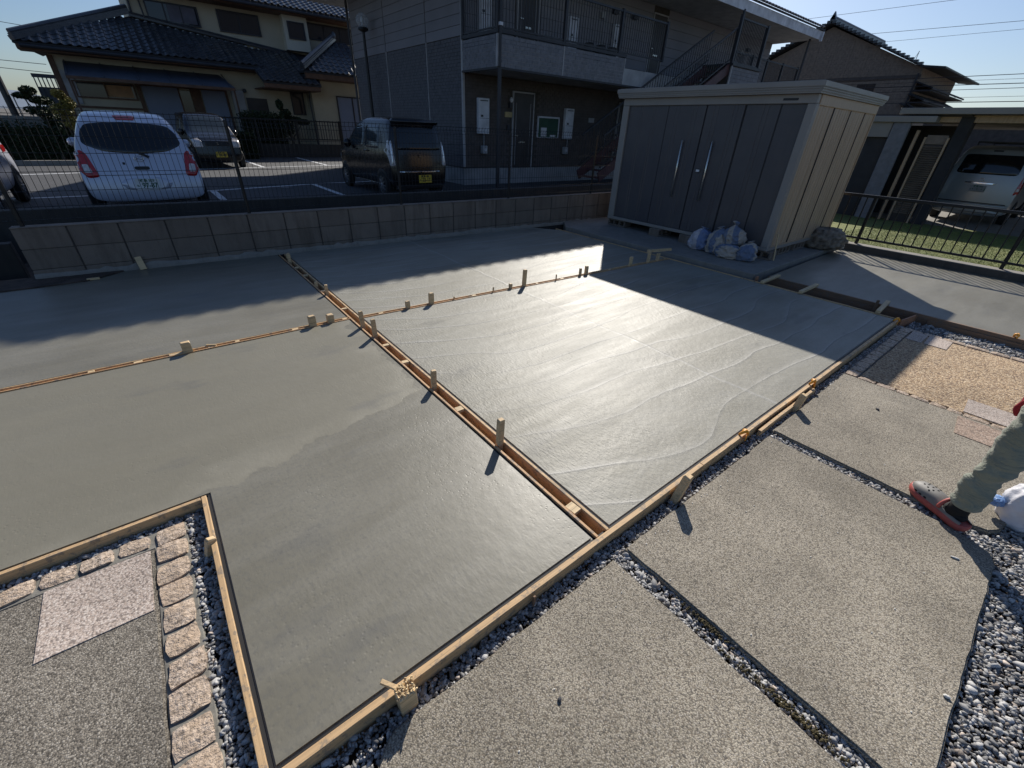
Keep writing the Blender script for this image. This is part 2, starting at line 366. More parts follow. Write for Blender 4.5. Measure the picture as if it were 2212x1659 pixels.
# ------------------------------------------------------------------ timber forms
BOARD = 0
def board(parent, p0, p1, th, z0, z1, mat=M_WOOD, name='board', off=0.0):
    """one board on edge from p0 to p1 (plan), grain along its own X axis"""
    d = Vector((p1[0] - p0[0], p1[1] - p0[1], 0)); L = d.length; a = math.atan2(d.y, d.x)
    m = MB(); n = max(2, int(L / .25)); rr = random.Random(int(L * 1000) + int(abs(p0[0]) * 77))
    pr = [(-th / 2, z0), (th / 2, z0), (th / 2, z1), (-th / 2, z1)]
    vs = []
    for i in range(n + 1):
        w = rr.uniform(-.0012, .0012); hz = rr.uniform(-.0012, .0008)
        for k, (yy, zz) in enumerate(pr): vs.append((L * i / n, yy + w, zz + (hz if k > 1 else 0)))
    fs = [(3, 2, 1, 0), (4 * n, 4 * n + 1, 4 * n + 2, 4 * n + 3)]
    for i in range(n):
        for k in range(4):
            fs.append((i * 4 + k, i * 4 + (k + 1) % 4, (i + 1) * 4 + (k + 1) % 4, (i + 1) * 4 + k))
    m.add(vs, fs)
    me = m.mesh(name, mat, bevel=.0018)
    return link(name, me, parent, (p0[0], p0[1], 0), (0, 0, a))
def stake(parent, x, y, h, w=.03, rz=0.0, z0=-.11, tilt=(0, 0), mat=M_STAKE, seed=0):
    rr = random.Random(seed + int(x * 999)); m = MB(); t = w / 2; tt = t * .8
    # square peg, top slightly battered: uneven upper ring and a domed cap
    for zz, s in ():
        pass
    vs = [(sx * t, sy * tt, 0) for sx, sy in ((-1, -1), (1, -1), (1, 1), (-1, 1))]
    vs += [(sx * t, sy * tt, h - z0 - .006 + rr.uniform(-.003, .003)) for sx, sy in ((-1, -1), (1, -1), (1, 1), (-1, 1))]
    vs += [(sx * t * .8, sy * tt * .8, h - z0 + rr.uniform(-.002, .003)) for sx, sy in ((-1, -1), (1, -1), (1, 1), (-1, 1))]
    m.add(vs, [(3, 2, 1, 0), (0, 1, 5, 4), (1, 2, 6, 5), (2, 3, 7, 6), (3, 0, 4, 7), (4, 5, 9, 8), (5, 6, 10, 9), (6, 7, 11, 10), (7, 4, 8, 11), (8, 9, 10, 11)])
    o = link('stake', m.mesh('stake', mat, bevel=.0012), parent, (x, y, z0)); o.rotation_euler = (tilt[0], tilt[1], rz); return o
def spacer(parent, x, y, lx, ly, h=.02, top=.004, rz=0, mat=M_CLEAT):
    m = MB(); m.box(-lx / 2, -ly / 2, -h, lx / 2, ly / 2, 0)
    o = link('spacer', m.mesh('spacer', mat, bevel=.0015), parent, (x, y, top)); o.rotation_euler = (0, 0, rz); return o
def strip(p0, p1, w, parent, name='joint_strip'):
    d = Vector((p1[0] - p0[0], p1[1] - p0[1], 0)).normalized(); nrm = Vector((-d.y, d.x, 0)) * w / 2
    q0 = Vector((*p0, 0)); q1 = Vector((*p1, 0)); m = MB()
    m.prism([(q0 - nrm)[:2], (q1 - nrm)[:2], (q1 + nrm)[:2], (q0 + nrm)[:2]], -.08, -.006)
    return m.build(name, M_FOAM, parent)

F = thing('joint_form', 'long timber joint form from front board to block wall, pegs in its slot', 'concrete form', (1.125, .70, -.09), group='timber forms round the wet concrete')
board(F, (1.0895, .692), (1.0895, 6.18), .015, -.09, .005, M_WOODO); board(F, (1.156, .692), (1.1555, 6.18), .016, -.09, .007, M_WOOD)
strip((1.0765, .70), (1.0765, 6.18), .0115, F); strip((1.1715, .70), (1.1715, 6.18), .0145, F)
m = MB(); m.box(1.098, .70, -.088, 1.147, 6.18, -.085); m.build('slot_floor', M_BED, F)
m = MB(); m.tube([(1.106, .72, -.018), (1.108, 2.0, -.02), (1.106, 3.6, -.018)], .0016, 5); m.build('string_line', simple('red_string', (.55, .03, .03), .6), F)
for x, y, h, w in [(1.12, 5.80, .10, .035), (1.12, 4.37, .10, .03), (1.11, 4.68, .05, .03), (1.115, 3.40, .14, .034), (1.125, 3.17, .15, .034), (1.118, 2.19, .13, .034), (1.12, 1.45, .165, .036), (1.14, 5.95, .06, .03)]:
    stake(F, x, y, h, w, rnd.uniform(-.3, .3), tilt=(rnd.uniform(-.04, .04), rnd.uniform(-.04, .04)))
for y, l in [(2.96, .035), (2.62, .04), (1.87, .045), (.875, .06), (5.14, .03), (5.5, .03), (4.5, .04), (3.9, .03)]: spacer(F, 1.1225, y, .049, l, rz=rnd.uniform(-.12, .12))
F2 = thing('joint_form', 'narrow timber joint form left of the crossing, holding three short pegs', 'concrete form', (-2, 3.655, -.09), group='timber forms round the wet concrete')
board(F2, (-5.5, 3.638), (1.08, 3.634), .012, -.09, .004, M_WOODO); board(F2, (-5.5, 3.676), (1.08, 3.672), .012, -.09, .006)
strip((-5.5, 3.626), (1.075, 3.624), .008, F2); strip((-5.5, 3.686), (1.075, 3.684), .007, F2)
for x, h, w in [(.77, .09, .055), (.92, .07, .055), (-.12, .078, .06)]: stake(F2, x, 3.655, h, w, 0.05)
for x, l in [(.626, .05), (1.04, .04), (.024, .035), (-.19, .09), (-.413, .05), (-.662, .035), (.20, .03), (-1.6, .05)]: spacer(F2, x, 3.655, l, .026, rz=rnd.uniform(-.05, .2))
spacer(F2, .03, 3.665, .07, .012, top=.016, rz=-.5)
F3 = thing('joint_form', 'narrow timber joint form right of the crossing, ending near the shed, tall peg midway', 'concrete form', (3, 3.5, -.09), group='timber forms round the wet concrete')
a = lambda x, o: (x, yj(x) + o)
board(F3, a(1.165, -.020), a(5.60, -.020), .012, -.09, .004, M_WOODO); board(F3, a(1.165, .018), a(5.60, .018), .013, -.09, .006)
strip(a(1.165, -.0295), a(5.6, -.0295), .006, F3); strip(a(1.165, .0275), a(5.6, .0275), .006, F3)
for x, h, w in [(1.63, .07, .04), (1.87, .11, .045), (2.83, .055, .035), (3.01, .185, .04), (3.49, .065, .014), (2.13, .03, .014), (2.6, .05, .014), (3.88, .085, .03), (3.98, .10, .04), (4.79, .12, .04), (5.16, .17, .04), (5.36, .10, .045)]:
    stake(F3, x, yj(x), h, w, 0.02, tilt=(rnd.uniform(-.03, .03), rnd.uniform(-.05, .05)))
for x, l in [(1.36, .045), (2.36, .05), (3.58, .05), (3.2, .03), (4.4, .04)]: spacer(F3, x, yj(x) - .002, l, .026)
m = MB(); m.bar((5.14, yj(5.1) + .02, .15), (5.62, yj(5.6) - .01, .13), .02, .035); m.build('brace', M_STAKE, F3)

F4 = thing('form_board', 'long front form board along the gravel strip, edge board of both near wet slabs', 'concrete form', (2.5, .67, -.1), group='timber forms round the wet concrete')
board(F4, (-.226, .6775), (1.9, .6775), .024, -.10, .008); board(F4, (1.902, .678), (3.9, .678), .024, -.10, .007); board(F4, (3.902, .678), (5.60, .678), .024, -.10, .006)
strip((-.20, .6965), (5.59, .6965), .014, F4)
stake(F4, 1.60, .644, .115, .045, .1, tilt=(.12, .16)); stake(F4, 2.98, .632, .085, .045, 0, tilt=(.12, .12))
stake(F4, .69, .650, .006, .012, 0, mat=M_BROWN)
board(F4, (2.5, .640), (3.35, .640), .02, -.09, -.01, M_WOOD)
F5 = thing('form_board', 'short form board beside the left gravel strip with a splayed peg leaning against it', 'concrete form', (-.22, 1.3, -.1), group='timber forms round the wet concrete')
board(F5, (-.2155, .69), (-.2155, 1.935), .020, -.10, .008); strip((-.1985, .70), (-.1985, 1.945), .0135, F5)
stake(F5, -.262, 1.60, .035, .034, .3, tilt=(-.1, .35)); 
F6 = thing('form_board', 'form board above the pink stone border, its brown face towards the camera', 'concrete form', (-2, 1.92, -.1), group='timber forms round the wet concrete')
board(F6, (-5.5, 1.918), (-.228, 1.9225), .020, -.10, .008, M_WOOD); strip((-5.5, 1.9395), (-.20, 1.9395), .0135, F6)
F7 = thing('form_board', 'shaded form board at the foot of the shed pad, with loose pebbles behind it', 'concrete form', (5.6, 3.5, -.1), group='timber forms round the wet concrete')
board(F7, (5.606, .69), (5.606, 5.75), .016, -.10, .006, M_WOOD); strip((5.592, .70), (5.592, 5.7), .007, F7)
F8 = thing('form_board', 'dark brown form board holding the right-hand slab, seen across the open trench', 'concrete form', (6.0, 0, -.1), group='timber forms round the wet concrete')
board(F8, (6.012, -4.5), (6.012, 2.15), .028, -.16, .006, M_BROWN); 
board(F8, (5.985, -4.5), (5.985, .5), .012, -.16, -.03, M_BROWN)
stake(F8, 5.97, .96, .05, .035, .2, mat=M_BROWN); stake(F8, 5.95, .60, .02, .014, .2, mat=M_BROWN); stake(F8, 5.75, 2.18, .03, .04, .2, mat=M_WOODR)
board(F8, (5.62, .655), (5.98, .60), .014, -.10, 0.0, M_WOODR)
for x, y, g in [(5.83, 2.05, 'pale wooden cleat nearest the shed pad, laid across the trench'), (5.84, 1.61, 'middle pale wooden cleat lying across the trench'), (5.86, .88, 'pale wooden cleat across the trench nearest the gravel corner')]:
    m = MB(); m.box(-.255, -.021, 0, .255, .021, .028); o = link('cleat', m.mesh('cleat', M_CLEAT, bevel=.002), None, (x, y, .0085)); o.rotation_euler = (0, 0, rnd.uniform(-.06, .1)); tag(o, g, 'wooden cleat', 'cleats laid across the trench')
# mushroomed stake with a splinter, on the front board
o = thing('stake', 'battered peg with a mushroomed splintered top outside the front board', 'wooden stake', (.165, .640, -.1))
m = MB(); m.box(.138, .622, -.1, .192, .668, .045); m.build('peg', M_CLEAT, o, bevel=.002)
m = MB(); rr = random.Random(3)
for i in range(70):
    x = rr.gauss(.165, .013); y = rr.gauss(.645, .012); d = (rr.uniform(-.010, .010), rr.uniform(-.010, .010), rr.uniform(.004, .014))
    m.bar((x, y, .040), (x + d[0], y + d[1], .044 + d[2]), rr.uniform(.003, .007), rr.uniform(.002, .005))
m.build('splinters', M_CLEAT, o)
m = MB(); m.bar((.155, .66, .03), (.115, .70, .062), .013, .010); m.bar((.158, .655, .028), (.120, .705, .05), .006, .006); m.build('splinter', M_STAKE, o, bevel=.001)
# offcut against the wall
m = MB(); m.box(-.03, -.01, 0, .03, .01, .14); o = link('offcut', m.mesh('offcut', M_CLEAT, bevel=.002), None, (-.30, 6.235, .002)); o.rotation_euler = (R(-14), R(-6), 0); tag(o, 'pale timber offcut leaning on the foot of the block wall', 'offcut')
m = MB(); m.box(-.05, -.008, 0, .05, .008, .02); o = link('offcut', m.mesh('offcut', M_CLEAT), None, (-.72, 6.04, .004)); tag(o, 'thin pale sliver lying at the left end of the block wall', 'offcut')

# orange clips
M_ORG = simple('orange_plastic', (.85, .36, .03), .45, var=.1)
def clip(x, y, z, lab, rz):
    o = thing('form_clip', lab, 'clip', (x, y, z), rz, 'orange clips on the form boards')
    m = MB(); m.tube([(-.014, .022, .002), (-.020, .008, .026), (-.006, -.006, .036), (.010, -.018, .022), (.014, -.024, .002)], [.006, .009, .011, .009, .006], 8)
    m.ball((0, -.002, .030), .016, 10, 6, (1, 1, .8)); me = m.mesh('hook', M_ORG, smooth=True); link('hook', me, o)
    m = MB(); m.box(-.016, -.022, -.03, .016, -.016, .008); link('tab', m.mesh('tab', M_ORG, bevel=.003), o)
clip(2.345, .672, .006, 'orange clip on the front board nearest the camera', .3)
clip(3.37, .674, .006, 'orange clip on the front board beside the leaning peg', .6)
clip(5.50, .676, .006, 'orange clip at the far corner of the front board by the trench', .1)
clip(6.01, -.12, .006, 'orange clip on the dark brown board by the tan pebble paving', 1.5)

# ------------------------------------------------------------------ washed-aggregate path
path = bpy.data.objects.new('path', None); COL.objects.link(path); path.location = (2, 0, -.09); path['kind'] = 'structure'
def pslab(poly, mat, z1=-.03, z0=-.115, name='paving_slab', bev=.006, wob=.0025):
    rr = random.Random(int(sum(abs(p[0]) for p in poly) * 1000)); out = []
    n = len(poly)
    for i in range(n):
        p, q = Vector(poly[i]), Vector(poly[(i + 1) % n]); L = (q - p).length; k = max(1, int(L / .05)); nn = Vector((-(q - p).y, (q - p).x)).normalized()
        for j in range(k):
            c = p.lerp(q, j / k)
            if j: c = c + nn * rr.uniform(-wob, wob)
            out.append((c.x, c.y))
    me = bpy.data.meshes.new(name); bm = bmesh.new(); f = bm.faces.new([bm.verts.new((x - 2, y, z1 + .09)) for x, y in out])
    if f.normal.z < 0: f.normal_flip()
    r = bmesh.ops.extrude_face_region(bm, geom=[f])
    for v in [g for g in r['geom'] if isinstance(g, bmesh.types.BMVert)]: v.co.z = z0 + .09
    bmesh.ops.recalc_face_normals(bm, faces=bm.faces)
    bmesh.ops.bevel(bm, geom=[e for e in bm.edges if all(abs(v.co.z - z1 - .09) < 1e-5 for v in e.verts)], offset=bev, segments=2, affect='EDGES')
    bm.to_mesh(me); bm.free(); me.materials.append(mat); return link(name, me, path)
pslab([(1.084, .592), (.105, .602), (.072, .588), (0.01, .53), (-.03, .40), (-.03, -2.2), (1.094, -2.2)], M_PATH)
pslab([(1.168, .596), (2.528, .590), (2.520, -.262), (2.505, -.33), (2.468, -.405), (2.40, -.425), (1.168, -.432)], M_PATH)
pslab([(2.606, .602), (3.862, .602), (3.866, -1.6), (3.0, -1.6), (2.93, -.62), (2.88, -.44), (2.70, -.412), (2.640, -.375), (2.612, -.30)], M_PATH)
pslab([(-.418, 1.772), (-5, 1.772), (-5, -2.5), (-.418, -2.5)], M_PATHD, z1=-.034)
pslab([(3.93, .518), (5.44, .518), (5.44, -4), (3.93, -4)], M_TANAGG, z1=-.036, name='pebble_paving')
pslab([(-.742, 1.462), (-.428, 1.452), (-.428, 1.765), (-.744, 1.775)], M_PINK, z1=-.0305, z0=-.033, name='tile', bev=.0015, wob=0)
pslab([(5.18, .215), (5.47, .215), (5.47, .385), (5.18, .375)], M_PINK, z1=-.031, z0=-.035, name='tile', bev=.0015, wob=0)
pslab([(5.18, .395), (5.47, .395), (5.47, .512), (5.18, .512)], M_PINK, z1=-.031, z0=-.035, name='tile', bev=.0015, wob=0)
pslab([(3.945, -.085), (4.20, -.075), (4.20, -.42), (3.945, -.42)], M_PINK, z1=-.031, z0=-.035, name='tile', bev=.0015, wob=0)
pslab([(3.545, -.10), (3.83, -.075), (3.83, -.42), (3.545, -.42)], M_RED, z1=-.0265, z0=-.0295, name='tile', bev=.0015, wob=0)
# rough stone edgings
M_GROUT = simple('grey_mortar_bed', (.20, .19, .165), .95, var=.3, vs=14, bump=.003)
def rough_stone(parent, x0, y0, x1, y1, z0, z1, seed):
    rr = random.Random(seed); bm = bmesh.new(); bmesh.ops.create_cube(bm, size=1)
    bmesh.ops.subdivide_edges(bm, edges=bm.edges[:], cuts=2, use_grid_fill=True)
    cx, cy = (x0 + x1) / 2, (y0 + y1) / 2; sx, sy = x1 - x0, y1 - y0
    sk = rr.uniform(-.10, .10)
    for v in bm.verts:
        c = v.co.copy(); rim = max(abs(c.x), abs(c.y))
        top = c.z > .49
        c.x *= 1 - (.09 if abs(c.y) > .45 and abs(c.x) > .45 else 0); c.y *= 1 - (.07 if abs(c.x) > .45 and abs(c.y) > .45 else 0)
        j = .05
        v.co = Vector((c.x * sx + rr.uniform(-j, j) * sx * .7, c.y * sy + rr.uniform(-j, j) * sy * .7 + c.x * sk * sx, c.z * (z1 - z0)))
        if top: v.co.z += rr.uniform(-.004, .003) - (.005 if rim > .45 else 0)
    me = bpy.data.meshes.new('stone'); bm.to_mesh(me); bm.free(); me.materials.append(M_STONE)
    return link('stone', me, parent, (cx, cy, (z0 + z1) / 2))
E1 = thing('stone_edging', 'L-shaped border of rough pink granite setts round the pink tile at the lower left', 'stone edging', (-.4, 1.4, -.09))
m = MB(); m.prism([(-.418, 1.775), (-5, 1.775), (-5, 1.872), (-.300, 1.872), (-.300, -2.5), (-.418, -2.5)], -.115, -.040); m.build('mortar_bed', M_GROUT, E1, bevel=.004)
y = 1.862; k = 0
for hh in [.088, .092, .100, .098, .108, .094, .094, .100, .092, .1, .1, .1, .1, .1, .1, .1, .1, .1, .1, .1]:
    x0 = -.410 + rnd.uniform(-.006, .006); rough_stone(E1, x0, y - hh, -.308 + rnd.uniform(-.006, .008), y, -.08, -.028 + rnd.uniform(-.002, .002), k); y -= hh + rnd.uniform(.008, .02); k += 1
x = -.43
for i in range(14):
    L = rnd.uniform(.095, .122); rough_stone(E1, x - L, 1.792, x, 1.866 + rnd.uniform(-.004, .004), -.08, -.028 + rnd.uniform(-.002, .002), 100 + i); x -= L + rnd.uniform(.009, .02)
E2 = thing('stone_edging', 'border of small weathered setts round the tan pebble paving at the right', 'stone edging', (4.5, .5, -.09))
m = MB(); m.prism([(3.868, .52), (3.868, .61), (5.53, .61), (5.53, -4), (5.442, -4), (5.442, .52)], -.115, -.046); m.prism([(3.868, .519), (3.928, .519), (3.928, -4), (3.868, -4)], -.115, -.0465); m.build('mortar_bed', M_GROUT, E2)
x = 3.88; k = 200
while x < 5.44:
    L = rnd.uniform(.075, .115); rough_stone(E2, x, .528, x + L, .602, -.08, -.024, k); x += L + rnd.uniform(.010, .022); k += 1
y = .60
while y > -2.2:
    L = rnd.uniform(.10, .16); rough_stone(E2, 5.455, y - L, 5.522, y, -.08, -.026, k); y -= L + .014; k += 1
y = .515
while y > -2.2:
    L = rnd.uniform(.07, .14); rough_stone(E2, 3.874, y - L, 3.922, y, -.08, -.028, k); y -= L + .012; k += 1

# ------------------------------------------------------------------ crushed stone
ICO = None
def ico():
    bm = bmesh.new(); bmesh.ops.create_icosphere(bm, subdivisions=1, radius=1); v = np.array([x.co[:] for x in bm.verts]); f = np.array([[q.index for q in p.verts] for p in bm.faces]); bm.free(); return v, f
def in_poly(P, poly):
    x, y = P[:, 0], P[:, 1]; c = np.zeros(len(P), bool); n = len(poly)
    for i in range(n):
        (x0, y0), (x1, y1) = poly[i], poly[(i + 1) % n]
        c ^= ((y0 > y) != (y1 > y)) & (x < (x1 - x0) * (y - y0) / (y1 - y0 + 1e-12) + x0)
    return c
def gravel(name, polys, dens, size, z, seed, pale=.5, holes=(), layers=2, label=None):
    g = np.random.default_rng(seed); V, Fc = ico(); pts = []
    for poly in polys:
        pa = np.array(poly); lo, hi = pa.min(0), pa.max(0); n = int((hi - lo).prod() * dens * layers)
        P = g.uniform(lo, hi, (n, 2)); P = P[in_poly(P, poly)]
        for h in holes: P = P[~in_poly(P, h)]
        pts.append(P)
    P = np.concatenate(pts); n = len(P)
    s = size * g.lognormal(0, .32, n); sc = np.stack([s * g.uniform(.8, 1.5, n), s * g.uniform(.55, 1.0, n), s * g.uniform(.35, .75, n)], 1)
    vv = V[None] * (1 + g.uniform(-.28, .28, (n, len(V), 1)))
    vv = vv * sc[:, None]
    q = g.normal(size=(n, 4)); q[:, 1:3] *= .35; q /= np.linalg.norm(q, axis=1)[:, None]; w, x, y, zz = q.T
    Rm = np.stack([1 - 2 * (y * y + zz * zz), 2 * (x * y - zz * w), 2 * (x * zz + y * w), 2 * (x * y + zz * w), 1 - 2 * (x * x + zz * zz), 2 * (y * zz - x * w), 2 * (x * zz - y * w), 2 * (y * zz + x * w), 1 - 2 * (x * x + y * y)], 1).reshape(n, 3, 3)
    vv = np.einsum('nij,nkj->nki', Rm, vv)
    vv[:, :, 0] += P[:, 0, None]; vv[:, :, 1] += P[:, 1, None]; vv[:, :, 2] += (z + g.uniform(-.5, 1.0, n) * size)[:, None]
    nv = len(V); me = bpy.data.meshes.new(name)
    co = vv.reshape(-1, 3); fs = (Fc[None] + (np.arange(n) * nv)[:, None, None]).reshape(-1, 3)
    me.vertices.add(len(co)); me.vertices.foreach_set('co', co.ravel()); me.loops.add(fs.size); me.loops.foreach_set('vertex_index', fs.ravel().astype(np.int32))
    me.polygons.add(len(fs)); me.polygons.foreach_set('loop_start', np.arange(0, fs.size, 3, dtype=np.int32)); me.polygons.foreach_set('loop_total', np.full(len(fs), 3, np.int32))
    base = np.where(g.random(n)[:, None] < pale + .08, g.uniform(.32, .64, (n, 1)), g.uniform(.12, .28, (n, 1))) * np.array([[1.02, 1.0, .97]])
    warm = g.random(n) < .12; base[warm] *= np.array([1.12, .95, .82])
    col = np.ones((n * nv, 4)); col[:, :3] = np.repeat(base, nv, 0)
    ca = me.color_attributes.new('Col', 'FLOAT_COLOR', 'POINT'); ca.data.foreach_set('color', col.ravel().astype(np.float32))
    me.update(); me.validate(); me.materials.append(M_GRAVEL); o = stuff(link(name, me)); 
    if label: tag(o, label, 'gravel')
    return o
GZ = -.056
gravel('gravel', [[(-.20, .600), (5.585, .600), (5.585, .652), (-.20, .664)], [(-.235, .30), (.12, .30), (.12, .60), (-.235, .60)]], 8600, .0070, GZ, 1, .46, holes=[[(.105, .60), (.07, .585), (.01, .53), (-.03, .40), (-.03, .2), (.3, .2), (.3, .60)]], label='grey crushed stone along the foot of the front form board')
gravel('gravel', [[(1.090, -2.2), (1.172, -2.2), (1.172, .600), (1.090, .600)]], 9000, .0072, GZ, 2, .66, label='pale crushed stone in the gap between the two nearest path slabs')
gravel('gravel', [[(2.525, -.42), (2.612, -.42), (2.612, .600), (2.525, .600)]], 7600, .0070, GZ, 3, .6, label='crushed stone in the gap between the middle and far path slabs')
gravel('gravel', [[(-.300, .66), (-.226, .66), (-.226, 1.912), (-.300, 1.912)], [(-1.3, 1.868), (-.30, 1.868), (-.30, 1.905), (-1.3, 1.905)]], 7500, .0076, GZ + .010, 4, .55, label='crushed stone between the left form boards and the granite setts')
gravel('gravel', [[(1.165, -.75), (1.165, -.425), (2.40, -.420), (2.50, -.34), (2.61, -.30), (2.70, -.405), (3.1, -.45), (3.1, -1.3), (1.5, -1.3)]], 6600, .0073, GZ - .004, 5, .46,
       holes=[[(2.612, -.30), (2.64, -.375), (2.70, -.412), (2.88, -.44), (2.93, -.62), (3.0, -1.6), (4, -1.6), (4, 1), (2.6, 1)]], label='field of dark and pale crushed stone at the right edge')
gravel('gravel', [[(5.53, .61), (5.98, .61), (5.98, -2.2), (5.53, -2.2)], [(3.86, .608), (5.6, .608), (5.6, .655), (3.86, .655)], [(5.615, .70), (5.74, .70), (5.74, 2.2), (5.615, 2.2)], [(5.615, 2.2), (5.735, 2.2), (5.73, 5.6), (5.615, 5.6)]], 2600, .011, -.088, 6, .35, label='crushed stone in the trench beside the brown board')
# moss in the slab gap
g = np.random.default_rng(9); m = MB()
for i in range(420):
    c = g.choice([0, 1, 2]); y = [(-.02, .10), (.22, .05), (-.16, .06)][c]; yy = g.normal(y[0], y[1]); xx = 1.105 + abs(g.normal(0, .014)) if c != 1 else 1.160 - abs(g.normal(0, .008))
    r = g.uniform(.002, .005); z = GZ + g.uniform(.008, .018)
    m.ball((xx, yy, z), r, 5, 3)
tag(stuff(m.build('moss', simple('moss', (.085, .068, .030), .95, var=.6, vs=80))), 'brown green moss tufts among the stones between two path slabs', 'moss')
# odd bits on the slabs
def pebble(x, y, z, s, mat, lab, name='pebble', seed=1):
    rr = random.Random(seed); bm = bmesh.new(); bmesh.ops.create_icosphere(bm, subdivisions=2, radius=1)
    for v in bm.verts: v.co = Vector((v.co.x * s[0], v.co.y * s[1], v.co.z * s[2])) * (1 + rr.uniform(-.15, .15))
    me = bpy.data.meshes.new(name); bm.to_mesh(me); bm.free(); me.materials.append(mat); o = link(name, me, None, (x, y, z + s[2] * .8)); o.rotation_euler = (0, 0, rr.uniform(0, 3)); return tag(o, lab, name.replace('_', ' '))
M_DK = simple('dark_pebble', (.05, .05, .055), .8); M_WH = simple('white_chip', (.65, .63, .58), .7)
pebble(.545, .358, -.03, (.008, .007, .005), M_DK, 'black pebble alone on the nearest path slab')
pebble(2.30, -.305, -.03, (.016, .005, .004), M_WH, 'pale stone chip on the middle slab in the shadow of the leg', 'stone_chip', 3)
pebble(1.56, -.405, -.03, (.010, .006, .005), M_WH, 'pale stone chip at the edge of the middle slab by the gravel', 'stone_chip', 4)
pebble(3.45, .28, -.03, (.014, .007, .006), M_DK, 'dark pebble on the far path slab', 'pebble', 5)
g = np.random.default_rng(12); m = MB()
for i in range(150):
    if i % 3: x, y = g.uniform(.1, 3.8), g.uniform(-.4, .58)
    else: x, y = g.uniform(1.2, 3.8), .57 - abs(g.normal(0, .03))
    if abs(x - 1.13) < .05 or abs(x - 2.57) < .06: continue
    r = g.uniform(.0012, .0032); m.ball((x, y, -.030 + r * .5), r, 5, 3, (1.3, 1, .7))
tag(stuff(m.build('grit', M_WH)), 'fine pale grit scattered over the path slabs', 'grit')
# ------------------------------------------------------------------ block wall
BW = thing('block_wall', 'weathered concrete block wall, two courses high, along the back of the wet slabs', 'block wall', (3, 6.3, -.1))
WA = math.atan(-.044)
m = MB(); m.mi = 0
P0 = Vector((-1.17, yw(-1.17))); dW = Vector((1, -.044)).normalized(); nW = Vector((.044, 1)).normalized()
def wp(s, off=0): q = P0 + dW * s + nW * off; return (q.x, q.y)
LW = 9.4
m.prism([wp(.01, .008), wp(LW - .01, .008), wp(LW - .01, .112), wp(.01, .112)], -.1, .488); m.build('mortar_core', M_MORTAR, BW)
bm_ = MB(); bm_.box(-.1955, -.058, -.0975, .1955, .058, .0975); blk = bm_.mesh('block', M_BLOCK, bevel=.004, seg=2)
bm_ = MB(); bm_.box(-.1955, -.058, -.045, .1955, .058, .045); blk0 = bm_.mesh('block', M_BLOCK, bevel=.004)
for i in range(23):
    for j, (zc, me) in enumerate([(.047, blk0), (.1955, blk), (.396, blk)]):
        s = .2 + i * .4046 + (0 if True else 0)
        x, y = wp(s, .058 + rnd.uniform(-.0015, .0015)); link('block', me, BW, (x, y, zc + rnd.uniform(-.001, .001)), (0, 0, WA))
m = MB(); m.prism([wp(0, -.001), wp(LW, -.001), wp(LW, .119), wp(0, .119)], .4945, .507)
m.build('coping', M_BLOCK, BW, bevel=.004)
# cement spill along the foot
m = MB(); rr = random.Random(5); n = 150; vs = []; fs = []
for i in range(n):
    s = LW * i / (n - 1); w = .012 + .010 * rr.random(); h = .045 + .030 * rr.random() * (1 if (i // 9) % 2 else .4)
    for off, z in ((-w - .004, 0), (-w, h * .55), (-.003, h), (.01, h)): x, y = wp(s, off); vs.append((x, y, z))
for i in range(n - 1):
    for k in range(3): a_ = i * 4 + k; fs.append((a_, a_ + 4, a_ + 5, a_ + 1))
m.add(vs, fs); m.build('cement_fillet', M_PAD, BW)
# ------------------------------------------------------------------ wire mesh fence on the wall
M_BLACK = simple('black_powder_coat', (.012, .012, .013), .42, var=.1, spec=.4)
MF = thing('mesh_fence', 'black welded wire mesh fence standing on top of the block wall', 'mesh fence', (1.8, 6.33, .5))
FO = .06
for s in (.09, 2.06, 4.03, 5.95, 7.9):
    x, y = wp(s, FO); m = MB(); m.tube([(x, y, .30), (x, y, 1.47)], .019, 10); m.ball((x, y, 1.47), .020, 8, 4, (1, 1, .5)); m.build('post', M_BLACK, MF, smooth=False)
wm = MB(); wm.tube([(0, 0, .535), (0, 0, 1.42), (0, .014, 1.445), (0, .030, 1.465), (0, .018, 1.488), (0, 0, 1.515)], .0023, 5); wire = wm.mesh('vertical_wire', M_BLACK)
ns = int(8.9 / .05)
for i in range(ns):
    x, y = wp(-.35 + i * .05 + .02, FO - .02); link('vertical_wire', wire, MF, (x, y, 0), (0, 0, WA))
for z, off in [(.56, 0), (.68, 0), (.815, 0), (.985, 0), (1.145, 0), (1.29, 0), (1.415, 0), (1.460, .028), (1.505, .002)]:
    m = MB(); a_ = wp(-.4, FO - .023 + off); c_ = wp(8.6, FO - .023 + off); m.tube([(*a_, z), (*c_, z)], .0028, 6); m.build('horizontal_wire', M_BLACK, MF)
# ------------------------------------------------------------------ lot behind: second low wall, asphalt, paint
m = MB(); m.prism([(-30, 7.92), (12.5, 7.60), (12.5, 7.74), (-30, 8.06)], -.3, .50); m.v = [(x, y, z + (.07 - (x + 1) * .012 if z > 0 and x > -20 else (.12 if z > 0 else 0)) ) for x, y, z in m.v]; o = m.build('low_wall', M_BAND, bevel=.006); tag(o, 'dark stained low wall at the near edge of the car park, behind the mesh fence', 'low wall')
m = MB(); m.prism([(-30, 6.95), (-1.3, 6.75), (-1.3, 6.87), (-30, 7.07)], -.3, .29); o = m.build('low_wall', M_BAND, bevel=.006); tag(o, 'short dark low wall stub left of the block wall end', 'low wall')
m = MB(); m.prism([(-30, 5.9), (-5, 5.95), (-.9, 6.0), (-.75, 6.03), (-.45, 6.29), (-1.17, 6.4), (-30, 6.9)], -.2, .012); struct(m.build('soil_strip', M_SOIL))
